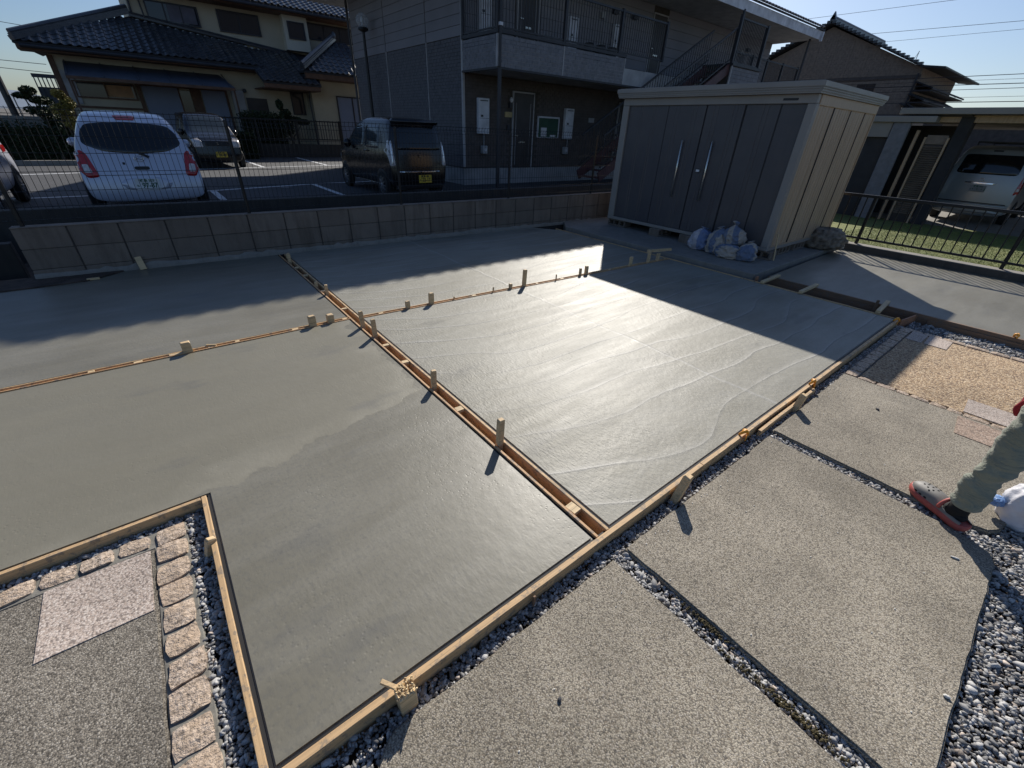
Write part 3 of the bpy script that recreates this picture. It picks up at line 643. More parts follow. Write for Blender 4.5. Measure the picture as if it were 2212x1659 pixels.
m = MB(); m.prism([(-30, 7.9), (12.5, 7.66), (12.5, 9), (60, 9), (60, 45), (-60, 45), (-60, 7.9)], -.5, -.002); struct(m.build('parking_lot', M_ASPH))
def line(pts, w=.10, z=.003):
    for p, q in zip(pts[:-1], pts[1:]):
        p = Vector(p); q = Vector(q); d = (q - p).normalized(); nn = Vector((-d.y, d.x)) * w / 2; m = MB()
        m.ngon([(*(p - nn), z), (*(q - nn), z), (*(q + nn), z), (*(p + nn), z)]); struct(m.build('parking_marking', M_LINE))
line([(-6, 12.7), (1.1, 12.92)]); line([(1.1, 12.93), (3.72, 13.60), (6.6, 13.9)], .13); line([(1.2, 12.83), (1.2, 9.2)], .13, .005); line([(3.66, 13.52), (3.66, 8.9)], .13, .005); line([(6.3, 13.8), (6.3, 8.9)], .13, .005)
line([(-7, 16.7), (1.7, 18.67), (8, 19.95)], .13); line([(3.55, 19.1), (3.45, 24)], .13, .005); line([(5.98, 19.6), (5.95, 24)], .13, .005); line([(1.2, 18.65), (1.1, 23.5)], .13, .005); line([(-1.3, 18.1), (-1.4, 23)], .13, .005)
m = MB(); m.tube([(2.85, 13.1, -.02), (2.85, 13.1, .006)], .16, 20); struct(m.build('manhole_cover', simple('cast_iron', (.11, .11, .115), .6, metal=.3)))

# ------------------------------------------------------------------ storage shed
SX, SY0, SY1, SXB = 6.6, 2.50, 5.42, 8.85
M_SHF = simple('shed_grey_brown_steel', (.070, .066, .074), .33, var=.08, vs=1.5, spec=.5, rvar=.05, bump=.0006, bs=5)
M_SHF = NT('shed_door_steel'); p = M_SHF.geo(); st = M_SHF.noise(M_SHF.mapv(p, (9, 9, .6)), 2.2, 4, .65); du = M_SHF.ramp(M_SHF.noise(p, 2.2, 4), [(.4, 0.0), (.75, 1.0)])
M_SHF.set(Base_Color=M_SHF.mix(M_SHF.math('MULTIPLY', du, .35), M_SHF.mix(st, (.058, .055, .062), (.082, .077, .084)), (.12, .11, .10)), Roughness=M_SHF.math('ADD', .24, M_SHF.math('MULTIPLY', st, .22)), Normal=M_SHF.bump(M_SHF.noise(p, 3, 2), .006)); M_SHF = M_SHF.m
M_SHD = simple('shed_dark_seam', (.018, .018, .020), .5, var=.1)
M_SHB = NT('shed_beige_steel'); p = M_SHB.geo(); st = M_SHB.noise(M_SHB.mapv(p, (16, 16, .5)), 2.0, 4, .65)
M_SHB.set(Base_Color=M_SHB.mix(M_SHB.ramp(st, [(.3, 0.0), (.7, 1.0)]), (.36, .25, .155), (.50, .365, .24)), Roughness=M_SHB.math('ADD', .30, M_SHB.math('MULTIPLY', st, .25))); M_SHB = M_SHB.m
M_SHT = simple('shed_trim_grey', (.27, .25, .225), .42, var=.08, vs=2)
M_CHR = simple('satin_metal', (.62, .60, .55), .28, metal=.9, var=.05)
SH = thing('storage_shed', 'large steel storage shed, dark grey sliding doors and beige ribbed side, raised on concrete blocks', 'shed', (7.7, 3.95, .05))
m = MB(); m.box(SX + .03, SY0 + .03, .215, SXB - .03, SY1 - .03, 1.93); m.build('carcass', M_SHD, SH)
m = MB(); m.box(SX - .012, SY0, .168, SXB, SY1, .215); m.build('base_frame', M_SHT, SH, bevel=.004)
for y0, y1 in ((SY0, SY0 + .10), (SY1 - .12, SY1)):
    m = MB(); m.box(SX - .012, y0, .216, SX + .08, y1, 1.912); m.build('corner_post', M_SHT, SH, bevel=.006)
m = MB(); m.box(SX - .016, SY0 + .004, 1.913, SX + .06, SY1 - .004, 2.01); m.build('lintel', M_SHT, SH, bevel=.005)
def shed_panel(y0, y1, x, ribs, mat=M_SHF, name='door_panel', z0=.222, z1=1.908):
    """vertical steel sheet facing -X; each rib is a shallow V groove"""
    ys = [y0, y0 + .004]; xs = [x + .02, x]
    for r in sorted(ribs):
        ys += [r - .007, r, r + .007]; xs += [x, x + .006, x]
    ys += [y1 - .004, y1]; xs += [x, x + .02]
    vs = []; fs = []
    for yy, xx in zip(ys, xs): vs += [(xx, yy, z0), (xx, yy, z1)]
    for i in range(len(ys) - 1): fs.append((2 * i, 2 * i + 1, 2 * i + 3, 2 * i + 2))
    m = MB(); m.add(vs, fs); return m.build(name, mat, SH)
def rb(a, b_): return [a + (b_ - a) * t for t in (.30, .36, .64, .70)]
shed_panel(4.56, 5.30, SX + .02, rb(4.56, 5.3)); shed_panel(3.93, 4.55, SX + .008, [4.42, 4.36, 4.13, 4.07])
shed_panel(3.37, 3.915, SX + .008, [3.80, 3.74, 3.52, 3.47]); shed_panel(2.915, 3.355, SX + .02, [3.06, 3.12]); shed_panel(2.60, 2.905, SX + .028, [])
for y in (4.185, 3.70):
    m = MB(); m.tube([(SX - .022, y, .68), (SX - .022, y, 1.47)], .013, 10); m.build('handle', M_CHR, SH, smooth=True)
    for z in (.70, 1.07, 1.45): mm = MB(); mm.box(SX - .012, y - .008, z - .008, SX + .012, y + .008, z + .008); mm.build('handle_bracket', M_CHR, SH)
m = MB(); m.box(SX - .019, 2.72, 1.945, SX - .0162, 2.90, 1.97); m.build('maker_badge', M_SHD, SH)
m = MB(); m.box(SX - .006, 3.80, 1.06, SX + .01, 3.87, 1.105); m.build('lock_plate', simple('white_plastic', (.75, .75, .74), .4), SH, bevel=.008, seg=2)
# ribbed beige side towards -Y
vs = []; fs = []; n = 0
x = SX + .085
prof = [(x, 0)]
while x < SXB - .06:
    for dx, dy in ((.052, 0), (.060, .004), (.082, .004), (.090, 0)): prof.append((x + dx, dy))
    x += .090
seams = [(SX + .62, .02), (SX + 1.22, .02), (SX + 1.8, .02)]
m = MB()
for i, (xx, yy) in enumerate(prof): vs += [(xx, SY0 + .012 + yy, .222), (xx, SY0 + .012 + yy, 1.90)]
for i in range(len(prof) - 1): fs.append((2 * i, 2 * i + 2, 2 * i + 3, 2 * i + 1))
m.add(vs, fs); m.build('side_cladding', M_SHB, SH)
for xx, w in seams: m = MB(); m.box(xx - .006, SY0 + .004, .222, xx + .006, SY0 + .02, 1.898); m.build('panel_seam', M_SHD, SH)
m = MB(); m.box(SX + .08, SY0 - .002, 1.899, SXB, SY0 + .05, 2.01); m.build('side_lintel', M_SHB, SH, bevel=.004)
m = MB(); m.box(SX + .079, SY0 - .002, .2155, SXB, SY0 + .04, .235); m.build('side_sill', M_SHB, SH)
m = MB(); m.box(SXB - .03, SY0, .236, SXB, SY0 + .06, 1.898); m.build('corner_post', M_SHB, SH)
m = MB(); m.box(SXB - .02, SY0 + .06, .216, SXB, SY1, 1.93); m.build('back_panel', M_SHB, SH); m = MB(); m.box(SX + .08, SY1 - .02, .216, SXB, SY1, 1.93); m.build('far_side_panel', M_SHB, SH)
# roof: stepped fascia, slight fall to the back
RX0, RX1, RY0, RY1 = SX - .12, SXB + .06, SY0 - .06, SY1 + .08
m = MB(); m.box(RX0 + .03, RY0 + .03, 2.011, RX1 - .03, RY1 - .03, 2.04); m.build('roof_soffit', M_SHT, SH)
for z0, z1, ins in ((2.026, 2.050, .018), (2.0505, 2.072, .010), (2.0725, 2.130, 0.0)):
    m = MB(); m.box(RX0 + ins, RY0 + ins, z0, RX1 - ins, RY1 - ins, z1); m.build('roof_fascia', M_SHT, SH, bevel=.006, seg=2)
m = MB(); m.box(RX0 + .03, RY0 + .03, 2.1302, RX1 - .03, RY1 - .03, 2.137); m.build('roof_sheet', M_SHT, SH, bevel=.002)
# hollow blocks under the shed: three cores each
def hollow_block(y, x=6.70, rz=0.0, lab=''):
    o = thing('hollow_block', lab, 'concrete block', (x, y, .05), rz, 'hollow blocks carrying the storage shed')
    L, Wd, H = .39, .19, .117; m = MB()
    m.box(-.095, -L / 2, 0, .095, L / 2, .026); m.box(-.095, -L / 2, H - .026, .095, L / 2, H)
    for c in (-.18, -.062, .062, .18): m.box(-.0945, c - (.015 if abs(c) < .1 else .015), .0262, .0945, c + .015, H - .0262)
    link('shell', m.mesh('shell', M_BLOCK, bevel=.003), o)
    return o
for y, rz, lab in [(5.22, 0, 'hollow block under the far left corner of the shed, cores facing out'), (4.33, R(90), 'block under the shed front, second from the left corner'), (3.75, R(90), 'block under the shed front just left of the white sack'), (2.63, 0, 'hollow block under the near corner of the shed by the striped sacks, cores facing out')]:
    hollow_block(y, 6.72, rz, lab)
for x, lab in [(7.30, 'first hollow block behind the near corner under the beige shed side'), (7.85, 'second hollow block under the beige shed side'), (8.35, 'last hollow block under the beige shed side, by the soil bag')]: hollow_block(2.62, x, R(90), lab)
m = MB(); m.bar((6.68, 2.40, .055), (6.72, 2.47, .40), .014, .014); tag(m.build('stick', M_CLEAT, bevel=.001), 'thin bamboo coloured stick leaning at the near corner of the shed', 'stick')

# ------------------------------------------------------------------ sacks
def sack_mat(name, a_, b_, sc, rot=0, ph=0.0, sharp=True):
    t = NT(name); p = t.objc(); q = t.mapv(p, (1, 1, 1), (0, 0, rot)); x, y, z = t.sep(q)
    s = t.math('FRACT', t.math('ADD', t.math('MULTIPLY', t.math('ADD', x, t.math('MULTIPLY', t.noise(p, 6, 2), .03)), sc), ph))
    c = t.mix(t.ramp(s, [(.48, 0.0), (.5, 1.0)]), a_, b_)
    c = t.mix(t.math('MULTIPLY', t.ramp(t.noise(p, 9, 4), [(.45, 0.0), (.7, 1.0)]), .35), c, (.25, .23, .21))
    wr = t.noise(t.mapv(p, (14, 14, 5)), 1.6, 4, .6, 1.5)
    t.set(Base_Color=c, Roughness=.6, Normal=t.bump(t.noise(p, 420, 2), .0006, 1, t.bump(wr, .022))); return t.m
M_SKB = sack_mat('striped_sack', (.42, .37, .32), (.14, .18, .27), 6.5)
M_SKW = sack_mat('white_blue_sack', (.52, .50, .54), (.16, .22, .38), 2.2, 0, .05)
M_SKD = simple('dirty_soil_sack', (.21, .175, .135), .9, var=.6, vs=14, bump=.01, bs=18, obj=True)
M_SKP = simple('white_plastic_bag', (.70, .70, .74), .38, var=.08, vs=8, bump=.004, bs=30, obj=True)
from mathutils import noise as nz
def sack(x, y, z, sx, sy, sz, mat, lab, seed, neck=None, rz=0.0, tilt=(0, 0), name='sack', cat='sack', grp=None, crumple=.17):
    """filled sack: sagging body, creases running into a tied neck with a frilled mouth (or a closed pillow)"""
    rr = random.Random(seed); ph = [rr.uniform(0, 6.28) for _ in range(9)]
    if neck: prof = [(0, 0), (.55, 0), (.82, .04), (.97, .22), (1.03, .48), (.99, .75), (.90, .98), (.74, 1.18), (.50, 1.34), (.27, 1.45), (.13, 1.53), (.11, 1.60), (.20, 1.68), (.30, 1.80), (.26, 1.84), (.05, 1.70)]
    else: prof = [(0, 0), (.60, .0), (.88, .06), (1.0, .30), (1.04, .62), (.98, .95), (.82, 1.22), (.55, 1.40), (.25, 1.48), (.02, 1.50)]
    fine = []
    for (r0, z0), (r1, z1) in zip(prof[:-1], prof[1:]):
        for k in range(4): t = k / 4; fine.append((r0 + (r1 - r0) * t, z0 + (z1 - z0) * t))
    fine.append(prof[-1]); nu = 72; vs = []; fs = []
    lean = (rr.uniform(-.22, .22), rr.uniform(-.22, .22))
    for r_, zz in fine:
        for i in range(nu):
            a_ = 2 * PI * i / nu; up = max(0, zz - .7)
            w = 1 + .06 * math.sin(2 * a_ + ph[0]) + .04 * math.sin(3 * a_ + ph[1] + 2 * zz) + .025 * math.sin(5 * zz + ph[2] + a_)
            cr = (.012 + .05 * min(1, up)) * math.sin(11 * a_ + ph[3] + 1.5 * math.sin(2 * zz + ph[4])) + .020 * math.sin(6 * zz + 4 * a_ + ph[5]) + .012 * math.sin(13 * zz - 5 * a_ + ph[6]) + (.09 if zz > 1.55 and neck else 0) * math.sin(7 * a_ + ph[7])
            k = r_ * (w + cr)
            zz2 = zz
            if not neck: k = r_ * (1 + .05 * math.sin(2 * a_ + ph[0])) + (r_ > .3) * cr
            if r_ > .3:
                nv_ = Vector((math.cos(a_) * r_ * 1.6 + seed * 3.1, math.sin(a_) * r_ * 1.6, zz * 1.9)); k *= 1 + crumple * (.5 - 2.0 * abs(nz.noise(nv_ * 1.3)) + .7 * nz.noise(nv_ * 3.1) - .6 * abs(nz.noise(nv_ * 5.5)))
            vs.append((sx * (k * math.cos(a_) + lean[0] * up), sy * (k * math.sin(a_) + lean[1] * up), sz * min(zz, 1.45 + (zz - 1.45) * (1 if (neck or 0) > 1.5 else .35)) * (1 + .04 * math.sin(a_ + ph[8]) * (zz > .5))))
    n = len(fine)
    for j in range(n - 1):
        for i in range(nu): fs.append((j * nu + i, j * nu + (i + 1) % nu, (j + 1) * nu + (i + 1) % nu, (j + 1) * nu + i))
    m = MB(); m.add(vs, fs); me = m.mesh(name, mat, smooth=True)
    o = link(name, me, None, (x, y, z)); o.rotation_euler = (tilt[0], tilt[1], rz); return tag(o, lab, cat, grp)
SG = 'sacks heaped against the shed front'
sack(6.38, 3.36, .05, .18, .15, .20, M_SKW, 'white and blue sack at the left of the heap by the shed', 1, 1, R(75), (R(0), R(5)), grp=SG)
sack(6.34, 3.10, .05, .15, .15, .235, M_SKB, 'striped beige and blue sack standing second from the left with a tied neck', 2, 1.35, R(60), grp=SG)
sack(6.40, 2.90, .20, .14, .15, .175, M_SKB, 'striped sack lying on top of the heap by the shed', 3, 2, R(100), (R(0), R(8)), grp=SG)
sack(6.26, 2.86, .05, .13, .19, .125, M_SKB, 'low striped sack at the bottom front of the heap', 4, None, R(15), grp=SG)
sack(6.30, 2.63, .05, .12, .13, .165, M_SKB, 'folded striped sack at the right end of the heap, open mouth forward', 5, 1.1, R(200), (R(4), R(-6)), grp=SG)
sack(8.32, 2.38, .05, .24, .28, .21, M_SKD, 'dirty soil-filled bag slumped at the back corner of the shed', 6, None, R(20), crumple=.19)
sack(8.62, 2.20, .05, .06, .07, .06, M_SKP, 'crumpled white and blue plastic wrapper on the corner of the soil bag', 7, 1.4, .4, name='plastic_wrapper', cat='wrapper')

# ------------------------------------------------------------------ right boundary: kerb, railing, lawn
def yk(x): return x
m = MB(); m.prism([(8.885, 2.36), (8.885, -8), (9.11, -8), (9.11, 2.36)], -.3, .092); o = m.build('kerb', M_PADS, bevel=.006); struct(o)
m = MB(); m.prism([(8.888, 2.357), (8.888, -8), (9.107, -8), (9.107, 2.357)], .0925, .098); struct(m.build('kerb_cap', M_PAD))
RF = thing('railing', 'low black metal railing with thin upright bars on the kerb beside the lawn', 'railing', (9.0, 0, .098))
FX = 9.0
m = MB(); m.box(FX - .022, -8, .795, FX + .022, 2.75, .835); m.build('top_rail', M_BLACK, RF, bevel=.006)
m = MB(); m.box(FX - .016, -8, .175, FX + .016, 2.75, .205); m.build('bottom_rail', M_BLACK, RF, bevel=.004)
bl = MB(); bl.box(-.0075, -.0075, .2055, .0075, .0075, .7945); ball_ = bl.mesh('baluster', M_BLACK)
y = 2.66
while y > -6: link('baluster', ball_, RF, (FX, y, 0)); y -= .1155
for y in (2.10, .35, -1.4, -3.15): m = MB(); m.box(FX + .023, y - .022, .098, FX + .065, y + .022, .82); m.build('post', M_BLACK, RF, bevel=.004)
# lawn falls gently away
M_LAWN = NT('lawn'); p = M_LAWN.geo(); n1 = M_LAWN.noise(p, 2.5, 4); n2 = M_LAWN.noise(p, 60, 4, .7)
c = M_LAWN.mix(M_LAWN.ramp(n1, [(.35, 0.0), (.65, 1.0)]), (.09, .14, .028), (.17, .19, .045)); c = M_LAWN.mix(M_LAWN.ramp(n2, [(.4, 0.0), (.7, 1.0)]), c, (.22, .22, .07))
M_LAWN.set(Base_Color=c, Roughness=.9, Normal=M_LAWN.bump(n2, .02)); M_LAWN = M_LAWN.m
m = MB(); m.add([(9.11, -8, .03), (16.9, -8, -.32), (16.9, 6.5, -.32), (9.11, 6.5, .03), (9.11, -8, -.4), (16.9, -8, -.45), (16.9, 6.5, -.45), (9.11, 6.5, -.4)], [(0, 1, 2, 3), (4, 7, 6, 5), (0, 4, 5, 1), (1, 5, 6, 2), (2, 6, 7, 3), (3, 7, 4, 0)]); struct(m.build('lawn', M_LAWN))
g = np.random.default_rng(4); n = 60000
X = 9.12 + (g.random(n) ** 1.3) * 6.5; Y = g.uniform(-3.2, 2.9, n); Z = .03 - (X - 9.11) * .0449; hh = g.uniform(.010, .024, n); a_ = g.uniform(0, 2 * PI, n); w = .0028 + .001 * (X - 9) / 4
vv = np.zeros((n, 3, 3)); vv[:, 0] = np.stack([X - np.cos(a_) * w, Y - np.sin(a_) * w, Z], 1); vv[:, 1] = np.stack([X + np.cos(a_) * w, Y + np.sin(a_) * w, Z], 1)
vv[:, 2] = np.stack([X + g.normal(0, .012, n), Y + g.normal(0, .012, n), Z + hh], 1)
me = bpy.data.meshes.new('grass'); me.from_pydata(vv.reshape(-1, 3).tolist(), [], np.arange(n * 3).reshape(-1, 3).tolist())
M_GR = simple('grass_blade', (.17, .21, .05), .7, var=.5, vs=9); me.materials.append(M_GR); tag(stuff(link('grass', me)), 'short yellow green grass blades on the lawn', 'grass')
m = MB(); m.add([(16.9, -14, -.32), (60, -14, -.38), (60, 8, -.38), (16.9, 8, -.32)], [(0, 1, 2, 3)]); struct(m.build('driveway', M_PAD))
m = MB(); m.prism([(9.11, 6.5), (60, 6.5), (60, 8.95), (12.6, 8.95), (12.6, 7.7), (9.11, 7.7)], -.5, -.34); struct(m.build('side_passage', M_PAD))
# ------------------------------------------------------------------ vehicles
def lerp_tab(tab, t):
    for (a_, va), (b_, vb) in zip(tab[:-1], tab[1:]):
        if t <= b_: return va + (vb - va) * max(0, min(1, (t - a_) / (b_ - a_ + 1e-9)))
    return tab[-1][1]
def paint(name, col, metal=.25, rough=.28):
    t = NT(name); p = t.objc(); fl = t.noise(p, 900, 1)
    c = t.mix(t.math('MULTIPLY', fl, .3), col, tuple(min(1, x * 1.3 + .01) for x in col))
    c = t.mix(t.math('MULTIPLY', t.ramp(t.noise(p, 3, 4), [(.4, 0.0), (.8, 1.0)]), .10), c, tuple(x * .6 + .01 for x in col))
    t.set(Base_Color=c, Metallic=metal, Roughness=rough, Coat_Weight=.3, Coat_Roughness=.08); return t.m
M_PWH = paint('pearl_white_paint', (.50, .52, .60)); M_PBK = paint('black_car_paint', (.004, .004, .005), .0, .22); M_PSV = paint('silver_van_paint', (.30, .32, .33), .5, .35)
M_GLASS = simple('tinted_glass', (.010, .012, .015), .06, var=.05, spec=.6, rvar=.01, obj=True)
M_GLASSC = simple('windscreen_glass', (.035, .045, .05), .06, var=.05, spec=.6, rvar=.01, obj=True)
M_REDL = simple('tail_lamp_red', (.42, .012, .015), .18, var=.2, vs=30, spec=.6, rvar=.02, coat=.5, obj=True)
M_CLEARL = simple('clear_lamp_lens', (.62, .58, .57), .2, var=.25, vs=25, spec=.6, rvar=.02, obj=True)
M_TYRE = simple('tyre_rubber', (.018, .018, .018), .85); M_RIM = simple('alloy_rim', (.50, .51, .53), .3, metal=.8, var=.08)
M_BLKP = simple('black_plastic', (.015, .015, .017), .5); M_PLW = simple('plate_white', (.72, .73, .72), .45, obj=True); M_PLY = simple('plate_yellow', (.68, .47, .05), .45, obj=True)
M_INKG = simple('plate_ink_green', (.02, .10, .06), .5); M_INKB = simple('plate_ink_black', (.02, .02, .02), .5); M_CHROME = simple('chrome', (.75, .75, .76), .12, metal=1.0, var=.03, rvar=.02)
def car_body(parent, L, Wd, tops, yrear, yfront, hw, zb, mat, nst=15, sub=2):
    """loft: stations from tail (s=0) to nose (s=1); every station is a half ring mirrored"""
    hwid = lambda z: lerp_tab(hw, z) * Wd / 2
    def ring(s):
        top = lerp_tab(tops, s); pl = lerp_tab([(0, .965), (.06, .995), (.2, 1), (.8, 1), (.93, .97), (1, .90)], s)
        zs = [zb, zb + .02, zb + .10, zb + (top - zb) * .30, zb + (top - zb) * .52, zb + (top - zb) * .68, zb + (top - zb) * .86, top - .045, top - .008, top]
        ws = [.0, .90, .985, 1, 1, 1, 1, .975, .80, 0]
        out = []
        for z, w_ in zip(zs, ws):
            ya = lerp_tab(yrear, z); yb = lerp_tab(yfront, z); out.append((hwid(z) * w_ * pl, ya + (yb - ya) * s, z))
        return out
    st = [0, .012, .04] + [i / nst for i in range(1, nst)] + [.96, .985, 1]
    st = sorted(set(st)); rings = [ring(s) for s in st]; nr = len(rings[0]); vs = []; fs = []
    full = []
    for r_ in rings:
        row = [(x, y, z) for x, y, z in r_] + [(-x, y, z) for x, y, z in r_[-2:0:-1]]
        full.append(row)
    nf = len(full[0])
    for row in full: vs += row
    for i in range(len(full) - 1):
        for k in range(nf): fs.append((i * nf + k, i * nf + (k + 1) % nf, (i + 1) * nf + (k + 1) % nf, (i + 1) * nf + k))
    for end, sgn in ((0, -1), (len(full) - 1, 1)):      # cap with a shallow bulge
        base = end * nf; cols = [.94, .6, .25, 0, -.25, -.6, -.94]; idx = {}
        for j in range(1, nr - 1):
            x, y, z = rings[end][j]
            for c in cols: idx[(j, c)] = len(vs); vs.append((x * c, y + sgn * .05 * (1 - c * c), z))
        seq = lambda j: [base + j] + [idx[(j, c)] for c in cols] + [base + (nf - j)]
        for j in range(1, nr - 2):
            a_, b_ = seq(j), seq(j + 1)
            for q in range(len(a_) - 1):
                f = (a_[q], a_[q + 1], b_[q + 1], b_[q]); fs.append(f if sgn > 0 else f[::-1])
        a_ = seq(1); b_ = seq(nr - 2)
        for q in range(len(a_) - 1): 
            fs.append((base, a_[q + 1], a_[q])); fs.append((base + nr - 1, b_[q], b_[q + 1]))
    me = bpy.data.meshes.new('body'); me.from_pydata(vs, [], fs); me.materials.append(mat)
    bm = bmesh.new(); bm.from_mesh(me); bmesh.ops.remove_doubles(bm, verts=bm.verts, dist=1e-5); bmesh.ops.recalc_face_normals(bm, faces=bm.faces); bm.to_mesh(me); bm.free()
    o = link('body', me, parent); md = o.modifiers.new('s', 'SUBSURF'); md.levels = sub; md.render_levels = sub
    dg = bpy.context.evaluated_depsgraph_get(); ev = o.evaluated_get(dg); m2 = bpy.data.meshes.new_from_object(ev); o.modifiers.clear(); o.data = m2
    m2.polygons.foreach_set('use_smooth', [True] * len(m2.polygons))
    bvh = BVHTree.FromPolygons([v.co.copy() for v in m2.vertices], [tuple(p.vertices) for p in m2.polygons])
    return o, bvh
def rounded(poly, r=.25, n=4):
    out = []; k = len(poly)
    for i in range(k):
        a_, b_, c = Vector(poly[i - 1]), Vector(poly[i]), Vector(poly[(i + 1) % k])
        p = b_.lerp(a_, r); q = b_.lerp(c, r)
        for j in range(n + 1):
            t = j / n; out.append(tuple(p * (1 - t) ** 2 + b_ * 2 * t * (1 - t) + q * t * t))
    dense = []
    for i in range(len(out)):
        a_, b_ = Vector(out[i]), Vector(out[(i + 1) % len(out)]); d = max(1, int((b_ - a_).length / .05))
        for j in range(d): dense.append(tuple(a_.lerp(b_, j / d)))
    return dense
def patch(parent, bvh, name, poly, axis, sgn, mat, off=.006, r=.25, rings=(1, .97, .75, .45, .2)):
    """lay a lens or pane on the body: poly is (lateral or along, z); axis 'y' shoots from the end, 'x' from the side"""
    pl = rounded(poly, r) if r else rounded(poly, .02, 1); c = Vector((sum(p[0] for p in pl) / len(pl), sum(p[1] for p in pl) / len(pl)))
    vs = []; n = len(pl); last = 0.0
    def hit(u, w):
        nonlocal last
        if axis == 'y': o_ = Vector((u, sgn * 6, w)); d = Vector((0, -sgn, 0))
        else: o_ = Vector((sgn * 3, u, w)); d = Vector((-sgn, 0, 0))
        h = bvh.ray_cast(o_, d)[0]
        if h is not None: last = h.y if axis == 'y' else h.x
        return last
    hit(c[0], c[1])
    for ri, k in enumerate(rings):
        for p in pl:
            q = c.lerp(Vector(p), k); h = hit(q[0], q[1]) + sgn * (-.003 if ri == 0 else off)
            vs.append((q[0], h, q[1]) if axis == 'y' else (h, q[0], q[1]))
    h = hit(*c) + sgn * off; vs.append((c[0], h, c[1]) if axis == 'y' else (h, c[0], c[1]))
    fs = []
    for i in range(len(rings) - 1):
        for j in range(n): fs.append((i * n + j, i * n + (j + 1) % n, (i + 1) * n + (j + 1) % n, (i + 1) * n + j))
    i = len(rings) - 1
    for j in range(n): fs.append((i * n + j, i * n + (j + 1) % n, len(vs) - 1))
    me = bpy.data.meshes.new(name); me.from_pydata(vs, [], fs); me.materials.append(mat)
    bm = bmesh.new(); bm.from_mesh(me); bmesh.ops.recalc_face_normals(bm, faces=bm.faces)
    av = sum((f.normal for f in bm.faces), Vector())
    if (av.y if axis == 'y' else av.x) * sgn < 0: bmesh.ops.reverse_faces(bm, faces=bm.faces)
    bm.to_mesh(me); bm.free()
    me.polygons.foreach_set('use_smooth', [True] * len(me.polygons)); return link(name, me, parent)
def lbox(parent, name, x0, y0, z0, x1, y1, z1, mat, bev=.004):
    m = MB(); m.box(x0, y0, z0, x1, y1, z1); return link(name, m.mesh(name, mat, bevel=bev, seg=2), parent)
TYM = None
def wheel(parent, x, y, r, w, sgn):
    m = MB(); pr = [(-w / 2, r * .66), (-w / 2, r * .94), (-w * .38, r), (w * .38, r), (w / 2, r * .94), (w / 2, r * .66)]; n = 28; vs = []; fs = []
    for i in range(n):
        t = 2 * PI * i / n
        for a_, b_ in pr: vs.append((a_, b_ * math.cos(t), b_ * math.sin(t)))
    for i in range(n):
        for k in range(5): fs.append((i * 6 + k, i * 6 + k + 1, ((i + 1) % n) * 6 + k + 1, ((i + 1) % n) * 6 + k))
    m.add(vs, fs); o = link('wheel', m.mesh('wheel', M_TYRE, smooth=False), parent); o.location = (x, y, r)
    m = MB(); xo = sgn * w * .40
    m.tube([(xo - sgn * .03, 0, 0), (xo - sgn * .03, 0, 0.0001)], .001, 3)
    for i in range(10):
        t = 2 * PI * i / 10; m.bar((xo + sgn * .012, .035 * math.cos(t), .035 * math.sin(t)), (xo, r * .66 * math.cos(t + .12), r * .66 * math.sin(t + .12)), .018, .022, (1, 0, 0))
    vs = []; fs = []
    for i in range(n):
        t = 2 * PI * i / n
        for a_, b_ in ((xo - sgn * .06, r * .64), (xo + sgn * .005, r * .64), (xo + sgn * .008, r * .69), (xo - sgn * .06, r * .69)): vs.append((a_, b_ * math.cos(t), b_ * math.sin(t)))
    for i in range(n):
        for k in range(4): fs.append((i * 4 + k, i * 4 + (k + 1) % 4, ((i + 1) % n) * 4 + (k + 1) % 4, ((i + 1) % n) * 4 + k))
    m.add(vs, fs); m.ball((xo + sgn * .01, 0, 0), .035, 10, 5, (.4, 1, 1))
    ri = link('rim', m.mesh('rim', M_RIM), o)
    m = MB(); vs = [(xo - sgn * .05, 0, 0)] + [(xo - sgn * .05, r * .65 * math.cos(2 * PI * i / 20), r * .65 * math.sin(2 * PI * i / 20)) for i in range(20)]
    m.add(vs, [(0, i + 1, (i + 1) % 20 + 1) for i in range(20)]); link('brake_disc', m.mesh('brake_disc', M_BLKP), o)
    return o
def text_mesh(s, size, mat, parent, loc, rot, name='lettering', ext=.0008, bold=0.0, sx=1.0):
    cu = bpy.data.curves.new(name, 'FONT'); cu.body = s; cu.size = size; cu.align_x = 'CENTER'; cu.align_y = 'CENTER'; cu.extrude = ext; cu.resolution_u = 2; cu.offset = bold
    o = bpy.data.objects.new(name, cu); COL.objects.link(o); dg = bpy.context.evaluated_depsgraph_get(); me = bpy.data.meshes.new_from_object(o.evaluated_get(dg)); bpy.data.objects.remove(o, do_unlink=True)
    me.materials.clear(); me.materials.append(mat); o = bpy.data.objects.new(name, me); COL.objects.link(o); o.parent = parent; o.location = loc; o.rotation_euler = rot; o.scale = (sx, 1, 1); return o
def plate(parent, x, y, z, top, small, big, mat, ink, sgn=-1, tilt=0.0):
    o = lbox(parent, 'number_plate', -.165, -.006, -.0825, .165, .006, .0825, mat, .003); o.location = (x, y, z); o.rotation_euler = (tilt, 0, 0 if sgn < 0 else PI)
    text_mesh(top, .052, ink, o, (0, -.0075, .052), (R(90), 0, 0), bold=.0015); text_mesh(big, .104, ink, o, (.022, -.0075, -.022), (R(90), 0, 0), bold=.003, sx=.86); text_mesh(small, .04, ink, o, (-.137, -.0075, -.025), (R(90), 0, 0), bold=.001)
    return o
def ringmesh(parent, name, x, y, z, rx, rz, th, mat, slant=0.0):
    m = MB(); pts = [(rx * math.cos(2 * PI * i / 24), 0, rz * math.sin(2 * PI * i / 24)) for i in range(25)]; m.tube(pts, th, 6, caps=False)
    o = link(name, m.mesh(name, mat, smooth=True), parent); o.location = (x, y, z); return o

